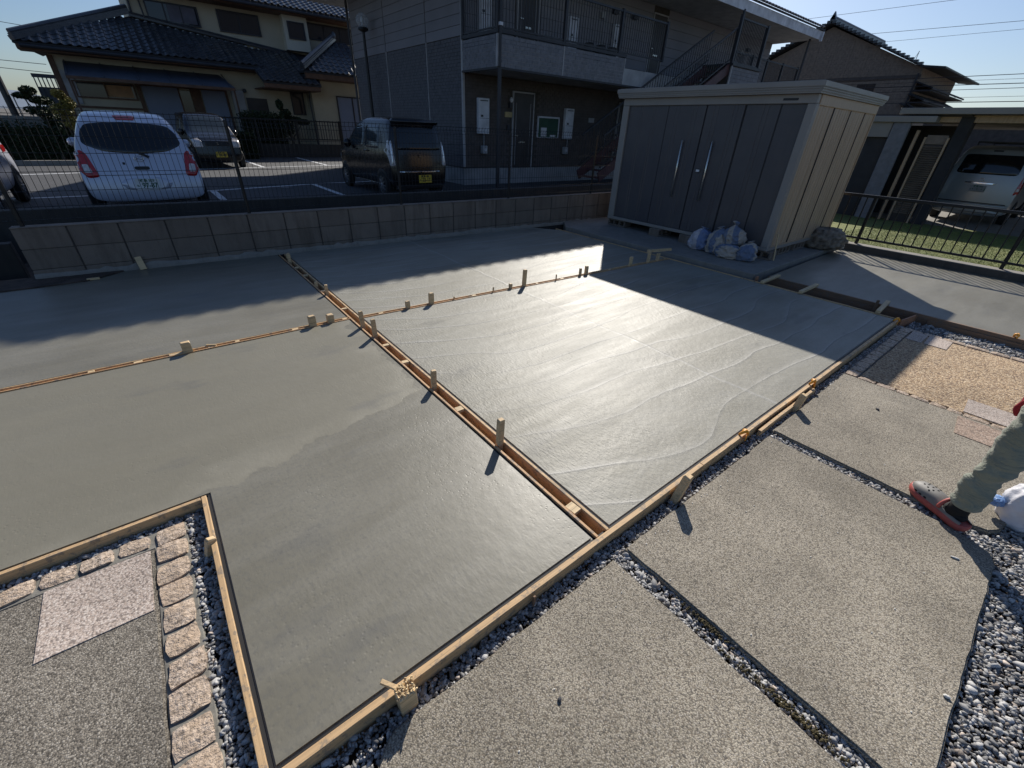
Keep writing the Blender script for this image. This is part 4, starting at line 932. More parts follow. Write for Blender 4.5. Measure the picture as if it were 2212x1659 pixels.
def make_hatch(label, back_plate):
    r_ = thing('parked_car', label, 'car')
    L, Wd = 3.65, 1.665; h = L / 2
    tops = [(0, 1.40), (.035, 1.47), (.12, 1.52), (.3, 1.535), (.52, 1.50), (.60, 1.40), (.735, 1.02), (.80, .99), (.93, .88), (1, .72)]
    yrear = [(.2, -h + .04), (.30, -h), (.55, -h + .01), (.66, -h + .06), (.90, -h + .13), (1.15, -h + .24), (1.38, -h + .40), (1.5, -h + .46)]
    yfront = [(.2, h - .05), (.4, h), (.7, h - .06), (1.0, h - .25), (1.5, h - .8)]
    hw = [(.2, .97), (.45, 1.0), (.70, 1.0), (.90, .965), (1.02, .92), (1.25, .81), (1.42, .715), (1.55, .66)]
    o, bv = car_body(r_, L, Wd, tops, yrear, yfront, hw, .21, M_PWH)
    patch(r_, bv, 'rear_window', [(-.66, 1.06), (-.42, .955), (0, .925), (.42, .955), (.66, 1.06), (.63, 1.23), (.53, 1.345), (0, 1.385), (-.53, 1.345), (-.63, 1.23)], 'y', -1, M_GLASS, .004, .3)
    patch(r_, bv, 'high_stop_lamp', [(-.12, 1.405), (.12, 1.405), (.15, 1.47), (-.15, 1.47)], 'y', -1, M_REDL, .02, .2)
    for s in (-1, 1):
        tl = patch(r_, bv, 'tail_lamp', [(s * .57, .60), (s * .72, .585), (s * .80, .70), (s * .815, .93), (s * .70, .985), (s * .64, .93)], 'y', -1, M_REDL, .012, .25)
        patch(tl, bv, 'reflector', [(s * .64, .66), (s * .74, .66), (s * .755, .78), (s * .67, .79)], 'y', -1, M_CLEARL, .018, .25)
        patch(r_, bv, 'side_window', [(-1.25, .97), (-.10, .98), (-.12, 1.36), (-1.0, 1.34)], 'x', s, M_GLASS, .004, .15)
        patch(r_, bv, 'side_window', [(-.04, .98), (.82, .98), (.40, 1.28), (-.04, 1.36)], 'x', s, M_GLASS, .004, .15)
        for yy in (-1.17, 1.22):
            patch(r_, bv, 'wheel_arch', [(yy + .335 * math.cos(t * PI / 8), max(.215, .29 + .335 * math.sin(t * PI / 8))) for t in range(16)], 'x', s, M_BLKP, .004, .1)
            wheel(r_, s * (Wd / 2 - .072), yy, .285, .165, s)
        m = MB(); m.ball((s * .87, .50, 1.0), .11, 10, 6, (.9, .6, .7)); link('door_mirror', m.mesh('door_mirror', M_PWH, smooth=True), r_)
        patch(r_, bv, 'headlamp', [(s * .40, .66), (s * .74, .68), (s * .76, .84), (s * .62, .86)], 'y', 1, M_CLEARL, .01, .25)
    patch(r_, bv, 'windscreen', [(-.58, 1.05), (.58, 1.05), (.50, 1.42), (-.50, 1.42)], 'y', 1, M_GLASS, .004, .15)
    patch(r_, bv, 'grille', [(-.40, .42), (.40, .42), (.36, .54), (-.36, .54)], 'y', 1, M_BLKP, .004, .2)
    patch(r_, bv, 'plate_recess', [(-.36, .50), (-.27, .40), (.27, .40), (.36, .50), (.27, .585), (-.27, .585)], 'y', -1, M_PWH, .010, .3)
    patch(r_, bv, 'tailgate_seam', [(-.62, .622), (.62, .622), (.66, .630), (-.66, .630)], 'y', -1, M_BLKP, .003, .05)
    patch(r_, bv, 'tailgate_handle', [(-.10, .70), (.10, .70), (.10, .75), (-.10, .75)], 'y', -1, M_BLKP, .008, .25)
    patch(r_, bv, 'tailgate_lock', [(-.235, .775), (-.20, .775), (-.20, .81), (-.235, .81)], 'y', -1, M_BLKP, .004, .25)
    yb = -h + .06
    e = ringmesh(r_, 'emblem', 0.0, -h + .0505, .865, .062, .045, .007, M_CHROME); mm = MB(); mm.tube([(-.05, 0, -.012), (-.01, 0, .018), (.012, 0, -.016), (.05, 0, .012)], .008, 6); link('emblem_bar', mm.mesh('emblem_bar', M_CHROME, smooth=True), e)
    m = MB(); m.bar((.02, -h + .09, .935), (.14, -h + .065, .895), .022, .022); m.tube([(.14, -h + .062, .885), (.02, -h + .11, .955), (-.20, -h + .16, 1.005)], [.022, .010, .005], 6); link('rear_wiper', m.mesh('rear_wiper', M_BLKP), r_)
    plate(r_, 0, -h - .058, .49, back_plate[0], back_plate[1], back_plate[2], M_PLW, M_INKG); plate(r_, 0, h + .06, .40, back_plate[0], back_plate[1], back_plate[2], M_PLW, M_INKG, 1)
    return r_
def make_kei(label, pl):
    r_ = thing('parked_car', label, 'car')
    L, Wd = 3.395, 1.475; h = L / 2
    tops = [(0, 1.60), (.03, 1.635), (.10, 1.66), (.5, 1.66), (.66, 1.60), (.735, 1.40), (.83, 1.06), (.95, .98), (1, .86)]
    yrear = [(.2, -h + .03), (.30, -h), (.60, -h), (1.0, -h + .04), (1.3, -h + .10), (1.55, -h + .18), (1.7, -h + .22)]
    yfront = [(.2, h - .04), (.4, h), (.85, h - .05), (1.0, h - .12), (1.6, h - .5)]
    hw = [(.2, .94), (.45, .99), (.9, 1.0), (1.05, .97), (1.3, .89), (1.5, .82), (1.68, .76)]
    o, bv = car_body(r_, L, Wd, tops, yrear, yfront, hw, .20, M_PBK)
    patch(r_, bv, 'rear_window', [(-.60, 1.02), (.60, 1.02), (.575, 1.30), (.52, 1.50), (-.52, 1.50), (-.575, 1.30)], 'y', -1, M_GLASS, .004, .15)
    m = MB(); m.prism([(-.56, -h + .03), (.56, -h + .03), (.53, -h + .36), (-.53, -h + .36)], 1.525, 1.625); link('roof_spoiler', m.mesh('roof_spoiler', M_PBK, bevel=.025, seg=3, smooth=True), r_)
    for s in (-1, 1):
        patch(r_, bv, 'tail_lamp', [(s * .600, .70), (s * .708, .70), (s * .715, 1.0), (s * .665, 1.21), (s * .625, 1.21)], 'y', -1, M_CLEARL, .014, .12)
        mm = patch(r_, bv, 'lamp_bar', [(s * .655, .74), (s * .668, .74), (s * .655, 1.19), (s * .645, 1.19)], 'y', -1, M_CHROME, .020, .1)
        patch(r_, bv, 'side_window', [(-1.12, 1.02), (-.28, 1.02), (-.28, 1.49), (-1.05, 1.48)], 'x', s, M_GLASSC, .004, .12)
        patch(r_, bv, 'side_window', [(-.20, 1.02), (.82, 1.02), (.52, 1.43), (-.20, 1.49)], 'x', s, M_GLASSC, .004, .12)
        for yy in (-1.17, 1.24):
            patch(r_, bv, 'wheel_arch', [(yy + .34 * math.cos(t * PI / 8), max(.205, .29 + .34 * math.sin(t * PI / 8))) for t in range(16)], 'x', s, M_BLKP, .003, .1)
            wheel(r_, s * (Wd / 2 - .070), yy, .28, .155, s)
        for yy in (-.40, .30):
            m = MB(); m.bar((s * .752, yy - .09, .96), (s * .752, yy + .09, .96), .02, .028); link('door_handle', m.mesh('door_handle', M_PBK, bevel=.006), r_)
        for yy in (-.24, .92): patch(r_, bv, 'door_seam', [(yy, .34), (yy + .008, .34), (yy + .008, 1.0), (yy, 1.0)], 'x', s, M_BLKP, .002, .02)
        patch(r_, bv, 'side_sill_strip', [(-.82, .25), (.88, .25), (.88, .275), (-.82, .275)], 'x', s, M_CHROME, .012, .05)
        m = MB(); m.ball((s * .80, .62, 1.07), .12, 10, 6, (.8, .55, .85)); link('door_mirror', m.mesh('door_mirror', M_PBK, smooth=True), r_)
        patch(r_, bv, 'headlamp', [(s * .42, .66), (s * .68, .66), (s * .69, .90), (s * .50, .92), (s * .44, .84)], 'y', 1, M_CLEARL, .014, .15)
    patch(r_, bv, 'windscreen', [(-.60, 1.08), (.60, 1.08), (.52, 1.55), (-.52, 1.55)], 'y', 1, M_GLASSC, .004, .12)
    patch(r_, bv, 'grille', [(-.38, .70), (.38, .70), (.36, .84), (-.36, .84)], 'y', 1, M_BLKP, .006, .15)
    patch(r_, bv, 'tailgate_trim', [(-.52, .575), (.52, .575), (.52, .598), (-.52, .598)], 'y', -1, M_CHROME, .014, .05)
    patch(r_, bv, 'bumper_shadow', [(-.62, .22), (.62, .22), (.6, .31), (-.6, .31)], 'y', -1, M_BLKP, .004, .1)
    mk = [(.0, .034), (.030, .016), (-.004, .004), (.026, -.018), (0, -.034), (-.030, -.016), (.004, -.004), (-.026, .018)]
    for sg, yy, z in ((-1, -h - .055, .915), (1, h + .02, .77)):
        m = MB(); m.add([(x, yy - sg * -.006, z + q) for x, q in mk] + [(x, yy, z + q) for x, q in mk], [tuple(range(8)), tuple(range(15, 7, -1))] + [(i, (i + 1) % 8, 8 + (i + 1) % 8, 8 + i) for i in range(8)]); link('emblem', m.mesh('emblem', M_CHROME), r_)
    plate(r_, .10, -h - .062, .435, pl[0], pl[1], pl[2], M_PLY, M_INKB); plate(r_, -.03, h + .058, .45, pl[3], pl[1], pl[4], M_PLY, M_INKB, 1)
    return r_
def make_van(label):
    r_ = thing('parked_van', label, 'van')
    L, Wd = 4.69, 1.695; h = L / 2
    tops = [(0, 1.90), (.02, 1.95), (.08, 1.98), (.72, 1.98), (.82, 1.90), (.93, 1.22), (.97, 1.1), (1, .95)]
    yrear = [(.2, -h + .03), (.4, -h), (1.0, -h + .02), (1.4, -h + .08), (1.9, -h + .20)]
    yfront = [(.2, h), (.9, h), (1.2, h - .05), (1.9, h - .35)]
    hw = [(.2, .95), (.5, 1), (1.0, .99), (1.2, .96), (1.6, .89), (1.85, .82), (2.0, .76)]
    o, bv = car_body(r_, L, Wd, tops, yrear, yfront, hw, .24, M_PSV)
    patch(r_, bv, 'rear_window', [(-.64, 1.28), (.64, 1.28), (.60, 1.76), (-.60, 1.76)], 'y', -1, M_GLASS, .005, .12)
    patch(r_, bv, 'high_stop_lamp', [(-.10, 1.83), (.10, 1.83), (.10, 1.865), (-.10, 1.865)], 'y', -1, M_BLKP, .01, .15)
    for s in (-1, 1):
        tl = patch(r_, bv, 'tail_lamp', [(s * .735, .83), (s * .82, .83), (s * .815, 1.26), (s * .75, 1.26)], 'y', -1, M_REDL, .012, .12); patch(tl, bv, 'reflector', [(s * .75, .92), (s * .81, .92), (s * .808, 1.0), (s * .753, 1.0)], 'y', -1, M_CLEARL, .018, .1)
        patch(r_, bv, 'side_window', [(-2.0, 1.28), (-.2, 1.28), (-.2, 1.76), (-1.95, 1.76)], 'x', s, M_GLASS, .004, .08); patch(r_, bv, 'side_window', [(0, 1.28), (1.5, 1.28), (1.2, 1.72), (0, 1.76)], 'x', s, M_GLASS, .004, .08)
        for yy in (-1.35, 1.35):
            patch(r_, bv, 'wheel_arch', [(yy + .36 * math.cos(t * PI / 8), max(.245, .32 + .36 * math.sin(t * PI / 8))) for t in range(16)], 'x', s, M_BLKP, .003, .1); wheel(r_, s * (Wd / 2 - .09), yy, .32, .19, s)
    patch(r_, bv, 'tailgate_garnish', [(-.33, 1.045), (.33, 1.045), (.33, 1.085), (-.33, 1.085)], 'y', -1, M_CHROME, .018, .2)
    patch(r_, bv, 'rear_bumper', [(-.80, .33), (.80, .33), (.80, .56), (-.80, .56)], 'y', -1, M_PSV, .05, .08)
    patch(r_, bv, 'bumper_shadow', [(-.72, .565), (.72, .565), (.72, .59), (-.72, .59)], 'y', -1, M_BLKP, .01, .05)
    ringmesh(r_, 'emblem', 0, -h - .045, 1.15, .05, .035, .006, M_CHROME); plate(r_, 0, -h - .05, .93, '岐阜 400', 'さ', '・・・1', simple('faded_plate', (.26, .28, .29), .5), M_INKG)
    m = MB(); m.bar((-.5, -h + .30, 2.05), (.5, -h + .30, 2.05), .04, .03); m.bar((-.5, .6, 2.05), (.5, .6, 2.05), .04, .03)
    for x in (-.5, .5): m.bar((x, -h + .25, 2.05), (x, .8, 2.05), .03, .03); m.bar((x, -h + .30, 1.96), (x, -h + .30, 2.05), .03, .03); m.bar((x, .6, 1.96), (x, .6, 2.05), .03, .03)
    link('roof_rack', m.mesh('roof_rack', M_BLKP), r_)
    return r_
def dup_tree(o, parent=None):
    c = o.copy(); COL.objects.link(c); c.parent = parent
    for ch in list(o.children): dup_tree(ch, c)
    return c
LZ = -.002
car1 = make_hatch('white hatchback parked tail-on behind the mesh fence, red tail lamps and dark oval rear window', ('岐阜 503', 'も', '97-87'))
car1.location = (.03, 10.0 + 1.825, LZ); car1['group'] = 'cars in the apartment car park'
car4 = dup_tree(car1); car4['label'] = 'white car at the far left edge, only its front corner and wheel in the picture'; car4.location = (-2.66, 11.3, LZ); car4.rotation_euler = (0, 0, PI)
car2 = make_kei('glossy black boxy small car parked tail-on beside the apartment, yellow plate and clear tail lamps', ('岐阜 580', 'す', '22-17', '岐阜 581', '38-48'))
car2.location = (5.15, 10.0 + 1.70, LZ); car2['group'] = 'cars in the apartment car park'
car3 = dup_tree(car2); car3['label'] = 'black boxy small car across the car park, facing the camera beside the white hatchback'; car3.location = (2.22, 18.9 + 1.70, LZ - .03); car3.rotation_euler = (0, 0, PI + .04)
van = make_van('silver grey van with dark rear window parked tail-on under the carport at the right'); van.location = (18.3 + 2.35, 2.07, -.335); van.rotation_euler = (0, 0, -PI / 2)
# ------------------------------------------------------------------ building materials
def brick_mat(name, col):
    t = NT(name); p = t.geo(); n = t.noise(p, 7, 4); n2 = t.noise(p, 60, 3)
    c = t.mix(t.ramp(n, [(.3, 0.0), (.7, 1.0)]), tuple(x * .8 for x in col), tuple(x * 1.2 for x in col)); c = t.mix(t.math('MULTIPLY', n2, .3), c, tuple(x * .6 for x in col))
    t.set(Base_Color=c, Roughness=.85, Normal=t.bump(n2, .003)); return t.m
M_BRK = brick_mat('grey_brick_siding', (.125, .125, .135)); M_BRKD = brick_mat('brown_grey_brick_siding', (.10, .085, .078)); M_BRKL = brick_mat('pale_grey_brick_siding', (.21, .21, .225))
M_BRKT = brick_mat('taupe_brick_siding', (.23, .185, .15))
M_SID = simple('grey_plank_siding', (.23, .225, .24), .8, var=.08, vs=1.2, bump=.001, bs=40, rand=.05); M_SIDB = simple('beige_grey_plank_siding', (.36, .335, .31), .8, var=.08, vs=1.2, rand=.05)
M_TRIM = simple('pale_trim', (.38, .37, .37), .6); M_DTRIM = simple('dark_metal_trim', (.03, .03, .035), .5); M_SOF = simple('grey_soffit', (.36, .36, .36), .8); M_FASC = simple('pale_fascia', (.62, .63, .66), .7)
M_FND = simple('foundation_concrete', (.30, .30, .30), .9, var=.2, vs=3); M_DOOR = simple('dark_brown_door', (.045, .038, .036), .45); M_MTR = simple('meter_box_white', (.60, .60, .62), .5)
M_TILE = simple('kawara_tile', (.055, .060, .068), .30, var=.25, vs=5, spec=.6, rvar=.08, rand=.25); M_TILEB = simple('roof_underlay', (.03, .03, .033), .8)
M_CREAM = simple('cream_render', (.46, .415, .31), .9, var=.1, vs=1.5, bump=.002, bs=50); M_CREAML = simple('pale_cream_render', (.55, .52, .42), .9, var=.08, vs=1.5)
M_WDB = simple('brown_timber', (.12, .065, .04), .7, var=.3, vs=5); M_SHOJ = simple('blue_grey_blind', (.20, .235, .32), .6, var=.05); M_AWN = simple('slate_blue_awning', (.055, .065, .085), .55, var=.15, vs=2)
M_WIN = simple('window_glass', (.02, .023, .03), .08, var=.1, spec=.6, rvar=.02); M_CURT = simple('amber_curtain', (.42, .24, .12), .7, var=.2, vs=6); M_STEEL = simple('maroon_stair_steel', (.10, .045, .045), .55)
def bx(parent, name, x0, y0, z0, x1, y1, z1, mat, bev=0):
    m = MB(); m.box(x0, y0, z0, x1, y1, z1); return m.build(name, mat, parent, bevel=bev)
def bricks(parent, name, axis, c, a0, a1, z0, z1, mat, bl=.22, bh=.085, j=.008, depth=.012, holes=()):
    """brick faces standing proud of plane axis=c (facing minus), joined as one stuff part"""
    m = MB(); rr = random.Random(int(a0 * 10 + z0 * 7)); z = z0; row = 0
    while z < z1 - .02:
        zt = min(z + bh, z1); a = a0 - (row % 2) * bl / 2
        while a < a1:
            b0, b1 = max(a, a0), min(a + bl - j, a1)
            if b1 - b0 > .03 and not any(h[0] < b1 and h[1] > b0 and h[2] < zt and h[3] > z for h in holes):
                d = depth * rr.uniform(.6, 1.0)
                if axis == 'x': q = [(c, b0, z), (c, b1, z), (c, b1, zt - j), (c, b0, zt - j)]; f = [(c - d, y, zz) for _, y, zz in q]
                else: q = [(b0, c, z), (b1, c, z), (b1, c, zt - j), (b0, c, zt - j)]; f = [(x, c - d, zz) for x, _, zz in q]
                m.add(q + f, [(4, 5, 6, 7), (0, 1, 5, 4), (1, 2, 6, 5), (2, 3, 7, 6), (3, 0, 4, 7)])
            a += bl
        z += bh; row += 1
    return stuff(m.build(name, mat, parent))
def planks(parent, axis, c, segs, z0, z1, pitch, mat, depth=.018):
    z = z0
    while z < z1 - .03:
        zt = min(z + pitch, z1) - .012
        for a0, a1 in segs:
            m = MB()
            if axis == 'x': m.box(c - depth, a0 + .004, z, c, a1 - .004, zt)
            else: m.box(a0 + .004, c - depth, z, a1 - .004, c, zt)
            m.build('siding_board', mat, parent)
        z += pitch
# curved roof tile: one S-profile pan with a thick front lip
def tile_mesh(w=.27, l=.27, name='roof_tile'):
    xs = [-.5, -.3, -.1, .1, .25, .4, .5]; zs = [.0, -.018, -.010, .022, .040, .030, .008]; vs = []; fs = []
    for yy, lift in ((0, .022), (l * 1.12, .0)):
        for x, z in zip(xs, zs): vs.append((x * w, yy, z + lift))
    for x, z in zip(xs, zs): vs.append((x * w, .001, z + .022 - .024))
    n = len(xs)
    for i in range(n - 1): fs.append((i, i + 1, n + i + 1, n + i)); fs.append((2 * n + i, 2 * n + i + 1, i + 1, i))
    m = MB(); m.add(vs, fs); return m.mesh(name, M_TILE)
TILE = tile_mesh()
def tile_plane(parent, P, U, V, nu, nv, limit, inside=lambda u, v: True, pu=.27, pv=.26, name='roof_tile', twist=0.0):
    """P eave corner, U unit along eave, V up the slope; twist lowers the top edge along U. The first tiles are single parts, the rest joined"""
    U = Vector(U).normalized(); VL = Vector(V).length; V = Vector(V).normalized(); spots = [(i, j) for j in range(nv) for i in range(nu) if inside((i + .5) * pu, (j + .5) * pv)]
    rest = MB(); tv = [v.co.copy() for v in TILE.vertices]; tf = [tuple(p.vertices) for p in TILE.polygons]
    for k, (i, j) in enumerate(spots):
        u = (i + .5) * pu; v = j * pv; q = Vector(P) + U * u + V * v - Vector((0, 0, twist * u * v / VL))
        Vl = (V - Vector((0, 0, twist * u / VL))).normalized(); Ul = (U - Vector((0, 0, twist * v / VL))).normalized(); N = Ul.cross(Vl).normalized(); M3 = Matrix((Ul, Vl, N)).transposed()
        q = q + N * .02
        if k < limit: link(name, TILE, parent, q, M3.to_euler())
        else: rest.add([q + M3 @ w for w in tv], tf)
    if rest.v: stuff(rest.build('roof_tiling', M_TILE, parent))
    return min(limit, len(spots))

# ------------------------------------------------------------------ apartment block
AX, AY, AYB, AXE = 8.55, 13.4, 21.9, 27.3
AP = thing('apartment_building', 'two storey grey apartment block with outside corridor and steel stairs', 'apartment block', (18, 17.6, 0))
bx(AP, 'wall', AX + .02, AY + .02, 0, AXE, AYB, 6.35, M_MORTAR)
m = MB(); m.add([(AX + .021, AY + .021, 6.3), (AX + .021, AYB, 6.3), (AX + .021, 17.6, 8.5), (AX + .2, AY + .021, 6.3), (AX + .2, AYB, 6.3), (AX + .2, 17.6, 8.5)], [(0, 2, 1), (3, 4, 5), (0, 3, 5, 2), (2, 5, 4, 1)]); m.build('gable', M_SID, AP)
bx(AP, 'foundation', AX + .01, AY + .01, -.4, AXE + .05, AYB + .05, .34, M_FND)
bx(AP, 'base_trim', AX - .004, AY - .004, .341, AXE, AYB, .375, M_DTRIM)
seg = [(AY + .06, 15.56), (15.60, 18.68), (18.72, AYB)]
for a0, a1 in seg: bricks(AP, 'brick_siding', 'x', AX + .02, a0, a1, .38, 3.82, M_BRK, bl=.20, bh=.088)
planks(AP, 'x', AX + .02, seg, 3.83, 6.35, .255, M_SID)
for y in (15.58, 18.70): bx(AP, 'joint_cover', AX - .006, y - .018, .38, AX + .018, y + .018, 3.83, M_TRIM)
bx(AP, 'corner_trim', AX - .012, AY - .02, .38, AX + .06, AY + .06, 6.35, M_TRIM)
m = MB(); m.tube([(AX - .06, AYB + .05, 0), (AX - .06, AYB + .05, 6.2)], .05, 10); m.build('downpipe', M_DTRIM, AP)
fh = [(10.50, 11.52, .3, 2.64), (9.0, 9.52, 1.3, 2.4), (11.66, 12.70, 1.28, 1.96), (12.88, 13.44, 1.24, 2.3), (16.0, 17.0, .3, 2.64)]
bricks(AP, 'brick_siding', 'y', AY + .02, AX + .07, 20.0, .38, 2.93, M_BRKD, bl=.20, bh=.088, holes=[fh[0], fh[4]])
planks(AP, 'y', AY + .02, [(AX + .07, 10.5), (11.55, 14.5), (14.5, 17.3), (18.3, 21.4), (21.4, 24.4), (24.4, AXE)], 3.45, 5.80, .30, M_SID)
def flat_door(x0, x1, z0, z1, nm='door'):
    d = bx(AP, nm, x0, AY - .012, z0, x1, AY + .03, z1, M_DOOR, .004)
    for a0, a1, b0, b1 in ((x0 - .04, x0, z0, z1 + .04), (x1, x1 + .04, z0, z1 + .04), (x0, x1, z1, z1 + .04)): bx(d.parent, 'door_frame', a0, AY - .03, b0, a1, AY + .03, b1, M_TRIM)
    for xx in (x0 + .12, x1 - .12): bx(d.parent, 'door_line', xx - .008, AY - .016, z0 + .1, xx + .008, AY - .0125, z1 - .28, M_SOF)
    bx(d.parent, 'mail_slot', x0 + .28, AY - .022, z0 + .78, x0 + .55, AY - .0125, z0 + .83, M_CHR); m = MB(); m.bar((x0 + .07, AY - .05, z0 + 1.0), (x0 + .19, AY - .05, z0 + 1.0), .02, .02); m.build('door_handle', M_CHR, AP)
flat_door(10.56, 11.44, .34, 2.58); flat_door(16.05, 16.93, .34, 2.58); flat_door(10.62, 11.46, 3.50, 5.55); flat_door(17.35, 18.2, 3.50, 5.55)
def meter(x, z, h=.98, w=.42, y=AY):
    o = bx(AP, 'meter_box', x, y - .14, z, x + w, y - .001, z + h, M_MTR, .012); bx(o.parent, 'meter_slot', x + .06, y - .146, z + h - .08, x + w - .06, y - .1405, z + h - .055, M_DTRIM)
    bx(o.parent, 'meter_label', x + .08, y - .146, z + h * .48, x + .17, y - .1405, z + h * .54, M_DTRIM); bx(o.parent, 'meter_door_line', x + .02, y - .144, z + h * .44, x + w - .02, y - .1405, z + h * .45, M_DTRIM)
    m = MB(); m.tube([(x + .25, y - .07, z), (x + .25, y - .07, z - .35)], .012, 6); m.build('conduit', M_SOF, AP)
meter(9.05, 1.36); meter(12.94, 1.28); meter(9.10, 3.95); meter(12.75, 3.85); meter(15.0, 3.95)
for x in (9.20, 13.0): bx(AP, 'gas_meter', x, AY - .16, .78, x + .20, AY - .001, 1.02, M_SOF, .02); m = MB(); m.tube([(x + .10, AY - .175, .90), (x + .10, AY - .160, .90)], .045, 14); m.build('meter_dial', M_MTR, AP)
bx(AP, 'notice_board', 11.70, AY - .05, 1.32, 12.66, AY - .001, 1.92, simple('notice_green', (.03, .075, .045), .7), .003)
for a in ((11.68, 1.30, 12.68, 1.325), (11.68, 1.915, 12.68, 1.965), (11.66, 1.30, 11.69, 1.965), (12.67, 1.30, 12.70, 1.965)): bx(AP, 'board_frame', a[0], AY - .065, a[1], a[2], AY - .002, a[3], M_MTR)
bx(AP, 'notice_paper', 11.82, AY - .054, 1.345, 12.10, AY - .0505, 1.62, M_MTR); bx(AP, 'notice_paper', 12.28, AY - .054, 1.345, 12.55, AY - .0505, 1.40, M_MTR)
bx(AP, 'name_sign', 10.20, AY - .03, 1.87, 10.50, AY + .005, 2.02, simple('sign_amber', (.48, .36, .17), .6)); bx(AP, 'intercom', 10.30, AY - .04, 1.50, 10.42, AY + .005, 1.66, M_DTRIM); bx(AP, 'name_sign', 14.3, AY - .03, 1.87, 14.6, AY + .005, 2.02, M_SOF)
m = MB(); m.ball((10.38, AY - .12, 2.36), .06, 10, 6, (1, 1, 1.3)); m.build('wall_lamp', M_MTR, AP, smooth=True); bx(AP, 'lamp_bracket', 10.34, AY - .10, 2.14, 10.42, AY - .001, 2.28, M_DTRIM)
# corridor slab, fascia, rails
CY = 11.6
bx(AP, 'corridor_slab', AX - .01, CY + .03, 2.96, AXE, AY + .018, 3.44, M_SOF)
bricks(AP, 'brick_siding', 'y', CY + .03, AX + .05, 11.0, 2.99, 3.70, M_BRKL, bl=.20, bh=.088); bricks(AP, 'brick_siding', 'y', CY + .03, 11.04, 13.85, 2.99, 3.70, M_BRKL, bl=.20, bh=.088)
bricks(AP, 'brick_siding', 'x', AX - .01, CY + .10, AY - .06, 2.99, 3.70, M_BRKL, bl=.20, bh=.088)
bx(AP, 'fascia_top', AX - .03, CY, 3.72, 13.9, CY + .09, 3.80, M_DTRIM); bx(AP, 'fascia_bottom', AX - .03, CY, 2.935, AXE, CY + .06, 2.985, M_DTRIM); bx(AP, 'fascia_top', AX - .03, CY + .091, 3.72, AX + .06, AY, 3.80, M_DTRIM); bx(AP, 'fascia_bottom', AX - .03, CY + .061, 2.935, AX + .06, AY, 2.985, M_DTRIM)
for x in (11.02, 13.87): bx(AP, 'joint_cover', x - .018, CY + .005, 2.99, x + .018, CY + .029, 3.70, M_TRIM)
bx(AP, 'corner_trim', AX - .02, CY + .005, 2.99, AX + .05, CY + .08, 3.70, M_TRIM)
bal = MB(); bal.box(-.008, -.008, 0, .008, .008, 1.0); BALM = bal.mesh('baluster', M_DTRIM)
def rail(x0, y0, x1, y1, zb, zt, pitch=.11, z2b=None, z2t=None, names='handrail', posts=()):
    z2b = zb if z2b is None else z2b; z2t = zt if z2t is None else z2t
    m = MB(); m.bar((x0, y0, zt), (x1, y1, z2t), .05, .05); m.build(names, M_DTRIM, AP); m = MB(); m.bar((x0, y0, zb), (x1, y1, z2b), .04, .04); m.build('bottom_rail', M_DTRIM, AP)
    L = math.hypot(x1 - x0, y1 - y0); n = max(1, int(L / pitch))
    for i in range(n):
        t = (i + .5) / n; o = link('baluster', BALM, AP, (x0 + (x1 - x0) * t, y0 + (y1 - y0) * t, zb + (z2b - zb) * t)); o.scale = (1, 1, zt - zb)
rail(AX, CY + .04, 15.9, CY + .04, 3.84, 4.86); rail(AX, CY + .1, AX, AY - .05, 3.84, 4.86)
for x, y in ((AX, CY + .04), (11.0, CY + .04), (13.5, CY + .04), (15.9, CY + .04), (AX, AY - .06)): bx(AP, 'rail_post', x - .04, y - .04, 3.80, x + .04, y + .04, 4.92, M_DTRIM)
m = MB(); m.tube([(AX + .05, CY - .02, -.3), (AX + .05, CY - .02, 2.93)], .055, 12); m.tube([(AX + .05, CY - .02, 2.99), (AX + .05, CY - .02, 5.8)], .04, 12); m.build('corner_pole', M_DTRIM, AP)
bx(AP, 'pole_cap', AX, CY - .07, 3.86, AX + .10, CY + .03, 3.93, M_MTR)
# landing block, stair, guard
bx(AP, 'landing_pier', 18.55, 10.4, -.4, 20.75, 11.5, 3.88, M_MORTAR); bricks(AP, 'brick_siding', 'y', 10.4, 18.55, 20.75, .4, 3.86, M_BRKL, bl=.30, bh=.12)
bx(AP, 'landing_slab', 18.5, 10.35, 3.881, 20.8, 11.6, 3.96, M_DTRIM); bx(AP, 'pier_trim', 18.52, 10.37, .4, 18.58, 10.42, 3.87, M_TRIM)
rail(18.55, 10.45, 20.6, 10.45, 3.99, 5.25, .11); bx(AP, 'rail_post', 18.5, 10.40, 3.961, 18.6, 10.5, 5.36, M_DTRIM); bx(AP, 'rail_post', 20.55, 10.40, 3.961, 20.65, 10.5, 5.30, M_DTRIM)
m = MB(); m.bar((12.0, 10.5, .25), (18.55, 10.5, 3.8), .06, .30); m.build('stair_stringer', M_STEEL, AP); m = MB(); m.bar((12.0, 11.45, .25), (18.55, 11.45, 3.8), .06, .30); m.build('stair_stringer', M_STEEL, AP)
for i in range(19): z = .2 + i * .195; x = 12.0 + i * .36; bx(AP, 'stair_tread', x, 10.53, z, x + .30, 11.42, z + .04, M_STEEL)
rail(12.0, 10.5, 18.55, 10.5, .55, 1.45, .14, 4.1, 5.0); rail(12.0, 11.45, 18.55, 11.45, .55, 1.45, .14, 4.1, 5.0)
rail(20.7, CY + .04, 27.0, CY + .04, 3.55, 4.62, .11)
for x in (20.8, 22.3, 23.7, 25.3, 27.0): bx(AP, 'rail_post', x - .035, CY, 3.5, x + .035, CY + .08, 4.68, M_DTRIM)
m = MB(); m.tube([(27.2, CY, -.3), (27.2, CY, 6.05)], .05, 10); m.build('corner_pole', M_DTRIM, AP); m = MB(); m.tube([(20.0, 11.25, 5.80), (19.95, 11.25, 5.3), (19.95, 11.25, 3.97)], .045, 10); m.build('downpipe', M_DTRIM, AP)
